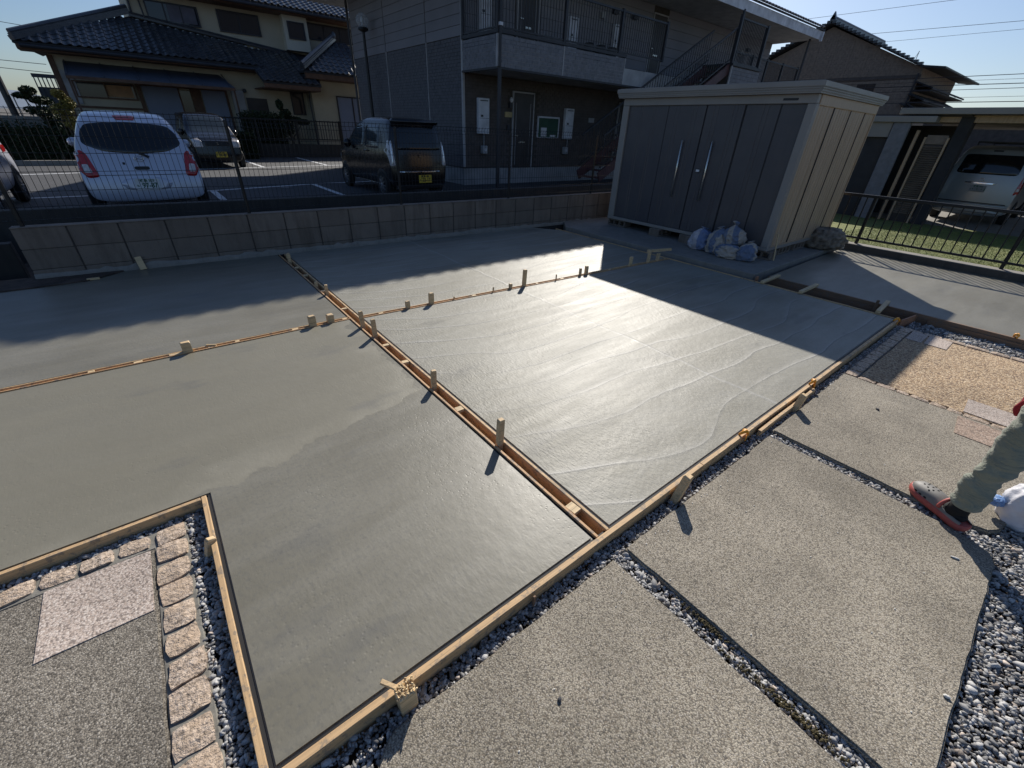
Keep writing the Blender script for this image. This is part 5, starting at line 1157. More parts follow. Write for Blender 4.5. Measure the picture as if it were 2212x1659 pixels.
for x in (14.3, 15.4, 24.2): bx(AP, 'wall_lamp', x, AY - .12, 5.0, x + .16, AY - .002, 5.16, M_SOF); bx(AP, 'wall_vent', x + .6, AY - .14, 5.2, x + .85, AY - .002, 5.32, M_DTRIM)
for x in (13.4, 14.0, 14.6): bx(AP, 'gas_bottle', x, AY - .5, 3.46, x + .3, AY - .2, 4.2, M_DTRIM, .05)
# roof
EY, EZ = 11.25, 5.80; RX_0, RX_1 = 6.2, 27.6  # left end runs unseen past the gable, added to lengthen the roof's shadow
bx(AP, 'soffit', RX_0 + .02, EY + .03, 5.80, RX_1 - .02, AYB + 1.8, 5.83, M_SOF)
bx(AP, 'fascia', RX_0, EY, 5.76, RX_1, EY + .03, 6.08, M_FASC)
m = MB(); YR, ZR, YB = 17.6, 8.75, 23.9
m.add([(RX_0, EY - .05, 6.085), (RX_1, EY - .05, 6.085), (RX_1, YR, ZR), (RX_0, YR, ZR), (RX_1, YB, 6.085), (RX_0, YB, 6.085), (RX_0, EY - .05, 6.16), (RX_1, EY - .05, 6.16), (RX_1, YR, ZR + .08), (RX_0, YR, ZR + .08), (RX_1, YB, 6.16), (RX_0, YB, 6.16)],
      [(0, 1, 2, 3), (3, 2, 4, 5), (6, 9, 8, 7), (9, 11, 10, 8), (0, 6, 7, 1), (5, 4, 10, 11), (1, 7, 8, 2), (2, 8, 10, 4), (0, 3, 9, 6), (3, 5, 11, 9)])
rf = m.build('roof', M_TILEB, AP)
v_ = Vector((0, YR - EY + .05, ZR - 6.16)); tile_plane(rf, (RX_0 + .1, EY - .07, 6.165), (1, 0, 0), v_, 78, 2, 156, name='eave_tile')
bx(AP, 'barge_board', RX_1 - .03, EY, 5.83, RX_1, AYB + 1.8, 6.08, M_FASC); bx(AP, 'eave_bracket', RX_1 - .25, EY - .1, 5.7, RX_1 - .13, EY - .005, 6.05, M_FASC)

AP.location = (16.2, 15.84, .15); AP.scale = (.9, .9, .9)        # storey height 2.8 m, standing on a 0.15 m plinth
# ------------------------------------------------------------------ old tiled house across the car park
K = 1.035
HY = 26.9
OH = thing('tiled_house', 'old two storey cream Japanese house with dark curved roof tiles across the car park', 'house', (4, 29, 0))
bx(OH, 'wall', -1.50, HY, 0, 10.9, 33, 3.60, M_CREAM); bx(OH, 'upper_wall', 1.58, 28.25, 3.61, 11.3, 33.5, 6.35, M_CREAM)
bx(OH, 'wall_band', -1.52, HY - .02, 1.62, 1.0, HY - .001, 1.70, M_WDB); bx(OH, 'corner_post', -1.56, HY - .04, 0, -1.38, HY + .2, 3.3, M_WDB); bx(OH, 'side_screen', -1.36, HY - .05, 1.75, -1.02, HY - .001, 2.85, M_SOF)
# lower roof plane (front)
ez, ey, tz, ty = 3.56, 25.95, 5.40, 28.25; TW = .11; tzx = lambda x: tz - TW * (x + 2.25)
v_ = Vector((0, ty - ey, tz - ez)); L_ = v_.length
def roof_poly(parent, pts, th=.07, name='roof', mat=M_TILEB):
    n = len(pts); m = MB(); m.add([(x, y, z) for x, y, z in pts] + [(x, y, z - th) for x, y, z in pts], [tuple(range(n)), tuple(range(2 * n - 1, n - 1, -1))] + [(i, n + i, n + (i + 1) % n, (i + 1) % n) for i in range(n)]); return m.build(name, mat, parent)
r1 = roof_poly(OH, [(-2.25, ey, ez), (5.75, ey, ez), (5.75, ty, tzx(5.75)), (1.5, ty, tzx(1.5))])
roof_poly(OH, [(-2.25, ey, ez), (1.5, ty, tzx(1.5)), (1.5, 31, tzx(1.5)), (-1.9, 31, ez)], name='side_roof')
tile_plane(r1, (-2.25, ey - .03, ez + .005), (1, 0, 0), v_, 29, 10, 300, inside=lambda u, v: u > v * (3.75 / L_) + .1, twist=TW)
bx(OH, 'eave_fascia', -2.2, ey + .02, ez - .20, 5.7, ey + .08, ez - .02, M_WDB); bx(OH, 'soffit', -2.2, ey + .08, ez - .23, 5.7, HY, ez - .20, M_WDB)
m = MB(); m.tube([(-2.1, ey - .06, ez - .12), (5.7, ey - .06, ez - .14)], .06, 8); m.build('gutter', M_DTRIM, OH)
def ridge(p0, p1, w=.16, h=.20, parent=OH, name='ridge'):
    m = MB(); p0 = Vector(p0); p1 = Vector(p1); up = Vector((0, 0, 1))
    m.bar(p0 + up * .05, p1 + up * .05, w * 1.3, h * .5); m.bar(p0 + up * (.05 + h * .37), p1 + up * (.05 + h * .37), w, h * .25); m.tube([p0 + up * (h * .5 + .09), p1 + up * (h * .5 + .09)], w * .42, 8)
    o = m.build(name, M_TILE, parent); return o
ridge((-2.22, ey - .02, ez + .02), (1.5, ty, tzx(1.5) + .10), .2, .26); ridge((1.5, ty - .08, tzx(1.5) - .02), (8.3, ty - .08, tzx(8.3) - .02), .12, .10)
# ridge flashing: pale semicircle mortar ends under the wall
m = MB()
for i in range(26): m.ball((1.75 + i * .262, ty - .19, tzx(1.75 + i * .262) - .085), .07, 8, 4, (1, .6, .55))
m.build('ridge_scallops', simple('lime_plaster', (.52, .52, .50), .8), OH)
m = MB(); m.tube([(2.0, 28.15, 5.6), (2.05, 28.12, 4.75), (3.0, ey + .1, ez + .1)], .035, 6); m.tube([(1.64, 28.2, 6.2), (1.64, 28.2, 4.8)], .04, 6); m.build('downpipe', M_DTRIM, OH)
# middle lower roof step
e2y, e2z = 24.75, 2.95; v2 = Vector((0, ty - e2y, tzx(6.5) - .02 - e2z))
r2 = roof_poly(OH, [(5.40, e2y, e2z), (7.9, e2y, e2z), (8.6, ty, tzx(6.5) - .02), (5.40, ty, tzx(6.5) - .02)]); tile_plane(r2, (5.40, e2y - .03, e2z + .005), (1, 0, 0), v2, 9, 14, 120)
bx(OH, 'eave_fascia', 5.42, e2y + .02, e2z - .22, 7.85, e2y + .08, e2z - .02, M_WDB); bx(OH, 'soffit', 5.42, e2y + .081, e2z - .24, 7.85, HY, e2z - .20, M_WDB)
# entrance hip roof
pk = Vector((9.65, 27.2, 5.0)); c0 = Vector((7.30, 25.1, 3.50)); c1 = Vector((12.5, 25.1, 3.50)); pk2 = Vector((10.2, 27.2, 5.0))
r3 = roof_poly(OH, [tuple(c0), tuple(c1), tuple(pk2), tuple(pk)]); v3 = Vector((0, 2.1, 1.5)); sl_ = (pk.x - c0.x) / v3.length
tile_plane(r3, (7.30, 25.07, 3.505), (1, 0, 0), v3, 17, 9, 110, inside=lambda u, v: u > v * sl_ + .05)
roof_poly(OH, [tuple(c0), tuple(pk), (9.65, 28.2, 5.0), (7.30, 28.2, 3.6)], name='side_roof'); ridge(tuple(c0 + Vector((-.05, -.05, .06))), tuple(pk + Vector((0, 0, .08))), .2, .22)
bx(OH, 'eave_fascia', 7.35, 25.12, 3.24, 12.4, 25.18, 3.45, M_WDB); bx(OH, 'soffit', 7.35, 25.181, 3.22, 12.4, HY, 3.26, M_WDB); bx(OH, 'entrance_wall', 7.75, 26.0, 0, 11.5, HY, 3.22, M_CREAM)
m = MB(); m.ball((9.65, 27.15, 5.22), .15, 8, 6, (.8, 1, 1.3)); m.build('ridge_end_tile', M_TILE, OH)
# upper roof
u_y, u_z = 27.25, 6.05; v4 = Vector((0, 3.6, 1.75))
r4 = roof_poly(OH, [(1.15, u_y, u_z), (12.2, u_y, u_z), (11.0, u_y + 3.6, u_z + 1.75), (2.6, u_y + 3.6, u_z + 1.75)])
tile_plane(r4, (1.15, u_y - .03, u_z + .005), (1, 0, 0), v4, 40, 14, 200, inside=lambda u, v: u > v * .46)
bx(OH, 'eave_fascia', 1.2, u_y + .02, u_z - .18, 12.1, u_y + .08, u_z - .02, M_WDB); bx(OH, 'soffit', 1.2, u_y + .081, u_z - .20, 12.1, 28.25, u_z - .17, M_WDB); m = MB(); m.tube([(1.2, u_y - .06, u_z - .1), (12.1, u_y - .06, u_z - .12)], .06, 8); m.build('gutter', M_DTRIM, OH)
roof_poly(OH, [(1.15, u_y, u_z), (2.6, u_y + 3.6, u_z + 1.75), (1.9, 30.5, u_z + .8)], name='side_roof')
def owin(x0, x1, z0, z1, y=HY, mull=1, mat=M_WIN, fr=M_DTRIM):
    w = bx(OH, 'window', x0, y - .03, z0, x1, y - .001, z1, mat)
    for a in ((x0 - .05, z0 - .05, x1 + .05, z0), (x0 - .05, z1, x1 + .05, z1 + .05)): bx(w.parent, 'window_frame', a[0], y - .07, a[1], a[2], y - .0005, a[3], fr)
    for a in [x0 - .05, x1] + [x0 + (x1 - x0) * (i + 1) / (mull + 1) - .025 for i in range(mull)]: bx(w.parent, 'window_frame', a, y - .065, z0, a + .05, y - .0005, z1, fr)
owin(2.22, 4.02, 4.98, 5.60, 28.25, 2); owin(4.85, 6.48, 4.96, 5.66, 28.25, 1)
bx(OH, 'bay', 7.50, 27.75, 4.50, 8.62, 28.249, 5.86, M_CREAML); owin(7.72, 8.40, 5.0, 5.58, 27.75, 0); owin(8.75, 11.2, 5.15, 5.72, 28.25, 2)
w_ = bx(OH, 'window_shade', 2.95, 28.20, 5.02, 3.95, 28.215, 5.58, simple('dull_violet_blind', (.10, .10, .13), .6))
owin(-1.08, .76, 2.02, 2.50, HY, 1, M_WIN, M_WDB); bx(OH, 'curtain', -.15, HY - .034, 2.06, .70, HY - .031, 2.46, M_CURT)
bx(OH, 'timber_post', .86, HY - .09, 0, 1.0, HY - .001, 2.6, M_WDB)
for x0, x1 in ((1.04, 2.32), (3.18, 4.10)): bx(OH, 'blind', x0, HY - .05, .5, x1, HY - .031, 2.52, M_SHOJ)
bx(OH, 'window', 2.36, HY - .05, .5, 2.74, HY - .03, 2.45, M_WIN); bx(OH, 'timber_post', 2.76, HY - .06, 0, 3.14, HY - .03, 2.52, M_WDB); bx(OH, 'timber_post', 2.30, HY - .07, 0, 2.36, HY - .03, 2.52, M_WDB); bx(OH, 'timber_beam', 1.0, HY - .1, 2.52, 4.2, HY - .001, 2.66, M_WDB); bx(OH, 'timber_post', 4.12, HY - .09, 0, 4.2, HY - .001, 2.6, M_WDB)
bx(OH, 'shutter_box', 4.36, HY - .16, .6, 4.86, HY - .001, 2.60, M_SOF, .01); m = MB(); m.tube([(4.95, HY, 2.62), (4.95, HY - .12, 2.62)], .08, 12); m.build('wall_vent', M_DTRIM, OH)
bx(OH, 'dark_doorway', 4.95, HY - .02, 0, 5.85, HY - .001, 2.35, M_DOOR); owin(7.02, 7.52, 1.80, 2.66, HY, 0); owin(8.98, 10.5, .4, 2.60, 26.0, 1, M_SHOJ)
m = MB(); m.tube([(7.45, 25.3, 2.7), (7.62, HY - .9, 2.45), (7.66, HY - .95, .2)], .04, 6); m.build('downpipe', M_DTRIM, OH)
# awning
roof_poly(OH, [(-1.15, 25.15, 2.62), (4.30, 25.15, 2.62), (4.05, HY, 3.15), (-1.15, HY, 3.15)], .03, 'awning', M_AWN)
for i in range(6): m = MB(); x = -1.1 + i * 1.05; m.bar((x, 25.15, 2.65), (x, HY, 3.18), .03, .03); m.build('awning_rib', M_AWN, OH)
m = MB(); m.bar((-1.15, 25.15, 2.56), (4.30, 25.15, 2.56), .06, .10); m.build('awning_gutter', M_WDB, OH)
for x in (-1.1, 4.25): m = MB(); m.bar((x, 25.2, 0), (x, 25.2, 2.55), .06, .06); m.build('awning_post', M_WDB, OH)

# ------------------------------------------------------------------ taupe gable house beyond the apartment
HX = 34.0
H2 = thing('gable_house', 'taupe brick-pattern house with a tiled gable roof beyond the storage shed', 'house', (38, 13.4, -.4))
m = MB(); m.add([(HX, 8.35, -.4), (HX, 18.4, -.4), (HX, 18.4, 5.15), (HX, 13.4, 7.32), (HX, 8.35, 5.12), (42, 8.35, -.4), (42, 18.4, -.4), (42, 18.4, 5.15), (42, 13.4, 7.32), (42, 8.35, 5.12)], [(0, 4, 3, 2, 1), (5, 6, 7, 8, 9), (0, 5, 9, 4), (1, 2, 7, 6), (2, 3, 8, 7), (3, 4, 9, 8), (0, 1, 6, 5)]); m.build('wall', M_BRKT, H2)
for i, y0 in enumerate([8.4, 9.3, 10.2, 11.1, 12.0, 12.9, 13.8, 14.7, 15.6, 16.5]):
    y1 = y0 + .885; zt = min(5.08 + (min(y0, y1) - 8.35) * .43, 5.08 + (18.4 - y1) * .43)
    hs = [(10.15, 11.2, 3.85, 4.6)]
    bricks(H2, 'brick_siding', 'x', HX, y0, y1, 2.0, 4.68, M_BRKT, bl=.30, bh=.11, depth=.02, holes=hs); bricks(H2, 'brick_siding', 'x', HX, y0, y1, 4.86, max(4.9, zt), M_BRKT, bl=.30, bh=.11, depth=.02)
bx(H2, 'belt_course', HX - .06, 8.3, 4.70, HX - .001, 18.4, 4.84, M_BRKD)
w_ = bx(H2, 'window', HX - .03, 10.2, 3.92, HX - .001, 11.1, 4.52, M_WIN); bx(H2, 'window_frame', HX - .05, 10.15, 3.87, HX - .0005, 11.15, 3.92, M_DTRIM); bx(H2, 'window_frame', HX - .05, 10.63, 3.921, HX - .0005, 10.67, 4.52, M_DTRIM)
r5 = roof_poly(H2, [(HX - .45, 8.35, 5.22), (HX - .45, 13.4, 7.52), (43, 13.4, 7.52), (43, 8.35, 5.22)], .10); r5b = roof_poly(H2, [(HX - .45, 7.35, 5.10), (HX - .45, 8.35, 5.215), (43, 8.35, 5.215), (43, 7.35, 5.10)], .08, 'eave_flare'); r6 = roof_poly(H2, [(HX - .45, 13.4, 7.52), (HX - .45, 19.4, 4.88), (43, 19.4, 4.88), (43, 13.4, 7.52)], .10)
vv_ = Vector((0, 5.05, 2.30)); tile_plane(r5, (42.8, 8.35, 5.23), (-1, 0, 0), vv_, 34, 21, 0); tile_plane(r5b, (42.8, 7.33, 5.11), (-1, 0, 0), (0, 1, .115), 34, 4, 0)
m = MB()
for i in range(21): t = i / 21; m.box(HX - .52, 8.35 + 5.05 * t, 5.16 + 2.30 * t + .06, HX - .30, 8.35 + 5.05 * t + .20, 5.16 + 2.30 * t + .18)
for i in range(24): t = i / 24; m.box(HX - .52, 19.3 - 5.9 * t - .2, 4.80 + 2.66 * t + .06, HX - .30, 19.3 - 5.9 * t, 4.80 + 2.66 * t + .20)
m.build('verge_tiles', M_TILE, H2); ridge((HX - .5, 13.4, 7.50), (43, 13.4, 7.50), .2, .2, H2)
m = MB(); m.add([(HX - .50, 13.25, 7.6), (HX - .50, 13.55, 7.6), (HX - .50, 13.4, 7.95), (HX - .35, 13.25, 7.6), (HX - .35, 13.55, 7.6), (HX - .35, 13.4, 7.95)], [(0, 2, 1), (3, 4, 5), (0, 3, 5, 2), (1, 2, 5, 4)]); m.build('ridge_end_tile', M_TILE, H2)
m = MB(); m.tube([(HX + 1, 9.1, 5.1), (HX + 1, 9.1, 6.0)], .015, 5); m.tube([(HX + 1, 9.1, 5.95), (HX + 1, 9.35, 5.2)], .01, 5); m.build('antenna', M_DTRIM, H2)
# tiered pent roofs down the right flank
for k, (y, z, w) in enumerate([(7.55, 4.25, .75), (7.7, 3.72, .60), (7.9, 3.3, .55)]):
    q = roof_poly(H2, [(HX - .2, y, z), (HX - .2, 8.35, z + .30), (42, 8.35, z + .30), (42, y, z)], .08, 'pent_roof'); tile_plane(q, (41.8, y, z + .01), (-1, 0, 0), (0, .8, .3), 30, 3, 0); bx(H2, 'soffit', HX - .15, y + .05, z - .14, 42, 8.35, z - .09, M_TILEB)
bx(H2, 'downpipe', HX - .12, 8.4, 0, HX - .05, 8.47, 4.9, M_DTRIM)

# ------------------------------------------------------------------ carport and neighbour's yard
GZ2 = -.36
CP = thing('carport', 'flat roofed carport with a pale steel edge beam over the grey van', 'carport', (19, 0, GZ2))
bx(CP, 'roof_deck', 16.0, -7, 2.255, 23, 4.0, 2.30, M_SOF); bx(CP, 'edge_beam', 15.98, -7, 2.24, 16.06, 4.02, 2.375, M_SHT, .008); bx(CP, 'inner_beam', 16.35, -7, 2.08, 16.50, 3.85, 2.235, M_SHB, .005)
for x in (18.5, 20.5, 22.6): bx(CP, 'rafter', x, -7, 2.12, x + .12, 3.9, 2.254, M_SHT)
bx(CP, 'post', 22.3, 3.6, GZ2, 22.45, 3.75, 2.12, M_SHT); bx(CP, 'post', 22.3, -2.0, GZ2, 22.45, -1.85, 2.12, M_SHT); bx(CP, 'post', 16.36, -3.6, GZ2, 16.49, -3.47, 2.079, M_SHT)
GA = thing('garage', 'dark flat roofed garage with a broad grey pier and a louvred door behind the railing', 'garage', (17, 4.5, GZ2))
bx(GA, 'pier', 16.0, 3.68, GZ2, 16.12, 4.05, 2.06, M_BRKL, .01); bx(GA, 'cap_beam', 15.95, 3.2, 2.061, 16.6, 6.6, 2.20, M_SHT, .01); bx(GA, 'side_wall', 16.2, 4.071, GZ2, 16.3, 6.5, 1.72, simple('charcoal_panel', (.035, .036, .04), .6)); bx(GA, 'lintel', 16.05, 4.071, 1.721, 16.35, 6.5, 2.06, M_SHT)
for y in (4.6, 5.2, 5.8): bx(GA, 'panel_rib', 16.17, y, GZ2, 16.199, y + .04, 1.72, M_DTRIM)
bx(GA, 'back_wall', 18.2, 3.1, GZ2, 18.4, 6.5, 2.06, M_DTRIM); bx(GA, 'roof_slab', 16.25, 2.6, 2.201, 18.4, 6.5, 2.25, M_DTRIM)
bx(GA, 'door_frame', 16.3, 3.50, GZ2, 16.4, 3.56, 1.9, M_SHB); bx(GA, 'door_frame', 16.3, 3.30, GZ2, 16.4, 3.34, 1.75, M_SHB); bx(GA, 'door_frame', 16.3, 2.84, GZ2, 16.4, 2.88, 1.75, M_SHB); bx(GA, 'door_panel', 16.36, 2.881, 1.60, 16.4, 3.299, 1.80, M_BRKT); bx(GA, 'dark_column', 16.3, 2.55, GZ2, 16.7, 2.80, 2.2, M_TILEB)
lv = MB(); lv.add([(-.02, -.205, -.012), (.02, -.205, .018), (.02, .205, .018), (-.02, .205, -.012), (-.02, -.205, -.018), (.02, -.205, .012), (.02, .205, .012), (-.02, .205, -.018)], [(0, 1, 2, 3), (4, 7, 6, 5), (0, 3, 7, 4), (1, 5, 6, 2)]); LV = lv.mesh('slat', simple('louvre_brown', (.17, .135, .10), .5))
z = GZ2 + .3
while z < 1.58: link('slat', LV, GA, (16.36, 3.09, z)); z += .050
bx(GA, 'door_back', 16.40, 2.881, GZ2, 16.42, 3.299, 1.599, M_DTRIM)
# low retaining wall and neighbour's house behind the van
o = bx(None, 'garden_wall', 24.5, -8, GZ2, 24.7, 8.5, 1.1, M_BAND); tag(o, 'dark garden wall behind the carport', 'garden wall')
NH = thing('neighbour_house', 'dark house front in deep shade behind the carport', 'house', (31, 0, GZ2))
bx(NH, 'wall', 28, -7, GZ2, 33, 6.0, 2.84, M_BRKD); bx(NH, 'window', 27.97, .2, .6, 27.999, 2.2, 1.6, M_WIN); bx(NH, 'soffit', 27.6, -7.2, 2.841, 33, 6.2, 2.92, M_WDB)
# ------------------------------------------------------------------ lamp post, lot railing, pole, wires
LP = thing('lamp_post', 'slim black lamp post with a clear globe beside the apartment end wall', 'lamp post', (7.33, 17.67, 0))
m = MB(); m.tube([(7.33, 17.67, 0), (7.33, 17.67, .5), (7.33, 17.67, .52), (7.33, 17.67, 4.18)], [.09, .09, .06, .045], 12); m.build('pole', M_BLACK, LP); m = MB(); m.tube([(7.33, 17.67, 4.16), (7.33, 17.67, 4.22), (7.33, 17.67, 4.28)], [.06, .17, .16], 16); m.build('collar', M_BLACK, LP)
m = MB(); m.ball((7.33, 17.67, 4.46), .21, 20, 12)
GL = NT('clear_globe'); GL.set(Base_Color=(.8, .84, .88), Roughness=.06, Transmission_Weight=.75, IOR=1.05, Specular_IOR_Level=.5); m.build('globe', GL.m, LP, smooth=True)
m = MB(); m.tube([(7.33, 17.67, 4.28), (7.33, 17.67, 4.40)], .035, 8); m.ball((7.33, 17.67, 4.48), .06, 8, 6, (1, 1, 1.6)); m.build('bulb', M_MTR, LP, smooth=True)
LR = thing('railing', 'dark railing of upright bars on a low wall in front of the cream house', 'railing', (6, 24.3, 0))
bx(LR, 'low_wall', -1.2, 24.25, 0, 8.4, 24.4, .55, M_BAND)
for z in (.75, 1.50): m = MB(); m.bar((2.9, 24.3, z), (8.4, 24.3, z), .05, .05); m.build('rail', M_BLACK, LR)
bb = MB(); bb.box(-.012, -.012, .775, .012, .012, 1.475); BB = bb.mesh('baluster', M_BLACK)
for i in range(44): link('baluster', BB, LR, (3.0 + i * .125, 24.3, 0))
for x in (2.95, 4.6, 6.3, 8.3): bx(LR, 'post', x - .035, 24.27, .551, x + .035, 24.34, 1.55, M_BLACK)
m = MB(); m.tube([(6.75, 12.6, 0), (6.75, 12.6, .72)], .03, 8); m.ball((6.75, 12.6, .74), .045, 8, 5); tag(m.build('bollard', M_SOF), 'thin pale marker post beside the black car and the apartment wall', 'marker post')
PO = thing('utility_pole', 'leaning dark utility pole at the far left edge against the sky', 'utility pole', (-3.52, 30, 0)); m = MB(); m.tube([(-3.52, 30, 0), (-3.55, 30, 9)], [.13, .09], 10); m.build('shaft', M_DTRIM, PO)
for z in (7.9, 8.4): m = MB(); m.bar((-4.4, 30, z), (-2.7, 30, z), .07, .07); m.build('crossarm', M_DTRIM, PO)
M_WIRE = simple('power_line', (.03, .03, .035), .7)
def sph(az, el, d): a, e = R(az), R(el); return Vector((d * math.cos(a), d * math.sin(a), 1.5 + d * math.tan(e)))
def wire_line(p0, p1, r, lab, ext=1.0, sag=.0, cat='overhead wire', g='overhead wires'):
    p0, p1 = Vector(p0), Vector(p1); d = p1 - p0; q1 = p1 + d * ext; q0 = p0 - d * .15; n = 14; pts = []
    for i in range(n + 1): t = i / n; q = q0.lerp(q1, t); pts.append(q - Vector((0, 0, sag * 4 * t * (1 - t))))
    m = MB(); m.tube(pts, r, 5, caps=False); tag(m.build('overhead_wire', M_WIRE), lab, cat, g)
for i, (a0, e0, a1, e1, d0, d1, r_, lab) in enumerate([(23.9, 9.7, 14.5, 10.2, 62, 58, .014, 'topmost overhead wire across the sky at the upper right'), (19.4, 8.4, 9.0, 8.6, 62, 60, .016, 'second overhead wire from the top at the upper right'), (17.9, 7.8, 8.7, 8.1, 62, 60, .012, 'third overhead wire from the top at the upper right'),
        (19.4, 5.0, 7.4, 5.3, 31, 29, .012, 'overhead wire crossing the taupe house just under its roof corner'), (19.4, 4.75, 7.2, 5.0, 31, 29, .006, 'thin wire close under the roof corner wire at the right'), (19.4, 4.5, 7.1, 4.7, 31, 29, .014, 'middle overhead wire crossing the taupe house'), (19.2, 4.1, 7.0, 4.4, 31, 29, .010, 'overhead wire below the middle one, crossing the taupe house'), (19.0, 3.3, 6.6, 3.5, 31, 29, .014, 'lowest thick overhead wire above the carport roof'), (19.0, 3.6, 6.6, 3.85, 31, 29, .006, 'lowest thin overhead wire above the carport roof')]):
    wire_line(sph(a0, e0, d0), sph(a1, e1, d1), r_, lab, 1.2)
for p0, p1, r_, lab in [((99, 5.8, 40), (93.5, 5.5, 38), .012, 'upper left overhead wire running to the tiled roof corner'), ((99, 3.2, 40), (93.8, 3.15, 38), .014, 'middle overhead wire above the mountains at the left'), ((99, 2.75, 40), (93.7, 2.6, 38), .014, 'lower overhead wire above the mountains at the left')]:
    wire_line(sph(*p0), sph(*p1), r_, lab, .05)
# ------------------------------------------------------------------ far left: slatted balcony, arches, trees, hedges, mountains
SB = thing('slatted_balcony', 'dark balcony with upright slats beyond the old house corner', 'balcony', (-2.3, 31, 0))
M_SLB = simple('slate_slat', (.06, .065, .08), .6)
bx(SB, 'top_beam', -2.55, 30.9, 2.70, -1.2, 31.0, 2.84, M_SLB); bx(SB, 'lower_panel', -2.50, 30.96, .0, -1.2, 31.4, 2.36, simple('slate_panel', (.075, .085, .105), .6))
for i in range(10): m = MB(); x = -2.50 + i * .135; m.bar((x, 30.92, 2.0), (x, 30.92, 2.70), .045, .04); m.build('slat', M_SLB, SB)
def hoop(x, y, h, w, lab): m = MB(); pts = [(x, y, 0), (x, y, h - w)] + [(x + w - w * math.cos(t), y, h - w + w * math.sin(t)) for t in (.4, .8, 1.2, 1.57, 2.0, 2.4)]; m.tube(pts, .025, 6); tag(m.build('garden_hoop', simple('galvanised_tube', (.30, .31, .32), .5, metal=.5)), lab, 'garden hoop', 'bent pipe hoops by the trees')
hoop(-3.33, 30, 2.10, .22, 'taller bent grey pipe hoop beside the far left tree'); hoop(-2.98, 30, 2.02, .18, 'smaller bent grey pipe hoop beside the far left tree')
def leafmat(name, a_, b_):
    t = NT(name); n = t.noise(t.geo(), 4, 3); oi = t.noise(t.geo(), 40, 2); c = t.mix(t.ramp(n, [(.35, 0.0), (.65, 1.0)]), a_, b_); c = t.mix(t.math('MULTIPLY', oi, .5), c, tuple(x * .5 for x in a_)); t.set(Base_Color=c, Roughness=.6, Specular_IOR_Level=.3); return t.m
M_LF = leafmat('dark_leaf', (.018, .030, .012), (.045, .065, .022)); M_LFY = leafmat('yellow_leaf', (.13, .12, .03), (.30, .25, .06)); M_BARK = simple('bark', (.07, .055, .04), .9, var=.3, vs=10, bump=.01)
def leaves(name, mat, parent, clumps, n, size, seed):
    g = np.random.default_rng(seed); per = n // len(clumps); vs = []; 
    for (cx, cy, cz, rx, ry, rz) in clumps:
        d = g.normal(size=(per, 3)); d /= np.linalg.norm(d, axis=1)[:, None]; r = g.uniform(.45, 1.05, per)[:, None]; c = d * r * np.array([[rx, ry, rz]]) + np.array([[cx, cy, cz]])
        a_ = g.normal(size=(per, 3)); a_ /= np.linalg.norm(a_, axis=1)[:, None]; b_ = np.cross(a_, g.normal(size=(per, 3))); b_ /= np.linalg.norm(b_, axis=1)[:, None]; s = size * g.uniform(.6, 1.4, (per, 1))
        vs.append(np.stack([c - a_ * s, c + b_ * s * .5, c + a_ * s, c - b_ * s * .5], 1))
    v = np.concatenate(vs).reshape(-1, 3); off = np.array(root_loc(parent)) if parent else 0
    me = bpy.data.meshes.new(name); me.from_pydata((v - off).tolist(), [], np.arange(len(v)).reshape(-1, 4).tolist()); me.materials.append(mat); return link(name, me, parent, root_loc(parent) if parent else None)
def tree(x, y, h, lab, clumps, mat, n, size, seed, kind='tree', z0=0, cat='tree', lean=0.0):
    t = thing(kind, lab, cat, (x, y, z0)); rr = random.Random(seed); m = MB()
    m.tube([(x, y, z0), (x + .04, y, z0 + h * .35), (x - .03 + lean * .5, y + .03, z0 + h * .7), (x + lean, y, z0 + h * .95)], [.07, .055, .04, .015], 8)
    for c in clumps: m.tube([(x, y, z0 + h * rr.uniform(.3, .6)), (c[0], c[1], c[2])], [.03, .008], 5)
    m.build('trunk', M_BARK, t); leaves('foliage', mat, t, clumps, n, size, seed); return t
tree(-1.95, 22.5, 2.0, 'pruned garden tree with layered dark clumps at the far left', [(-2.1, 22.5, 2.0, .20, .25, .12), (-1.9, 22.6, 1.75, .30, .3, .12), (-2.3, 22.5, 1.85, .22, .2, .07), (-2.0, 22.4, 1.45, .4, .3, .14), (-1.7, 22.5, 1.2, .35, .3, .2), (-1.8, 22.6, .8, .5, .3, .3)], M_LF, 5200, .04, 21)
tree(-1.45, 22.0, 1.8, 'small tree with yellow green leaves against the corner of the old house', [(-1.38, 22.0, 1.95, .17, .2, .12), (-1.25, 22.1, 1.72, .2, .2, .18), (-1.45, 22.0, 1.5, .28, .25, .2), (-1.3, 22, 1.15, .25, .2, .25)], M_LFY, 3200, .035, 22)
tree(-1.45, 22.3, 1.0, 'dark bushy shrub below the yellow leaved tree', [(-1.4, 22.3, .8, .5, .4, .4), (-1.0, 22.3, .55, .45, .4, .4), (-1.75, 22.2, .6, .3, .3, .45)], M_LF, 5000, .05, 23, 'shrub', cat='shrub')
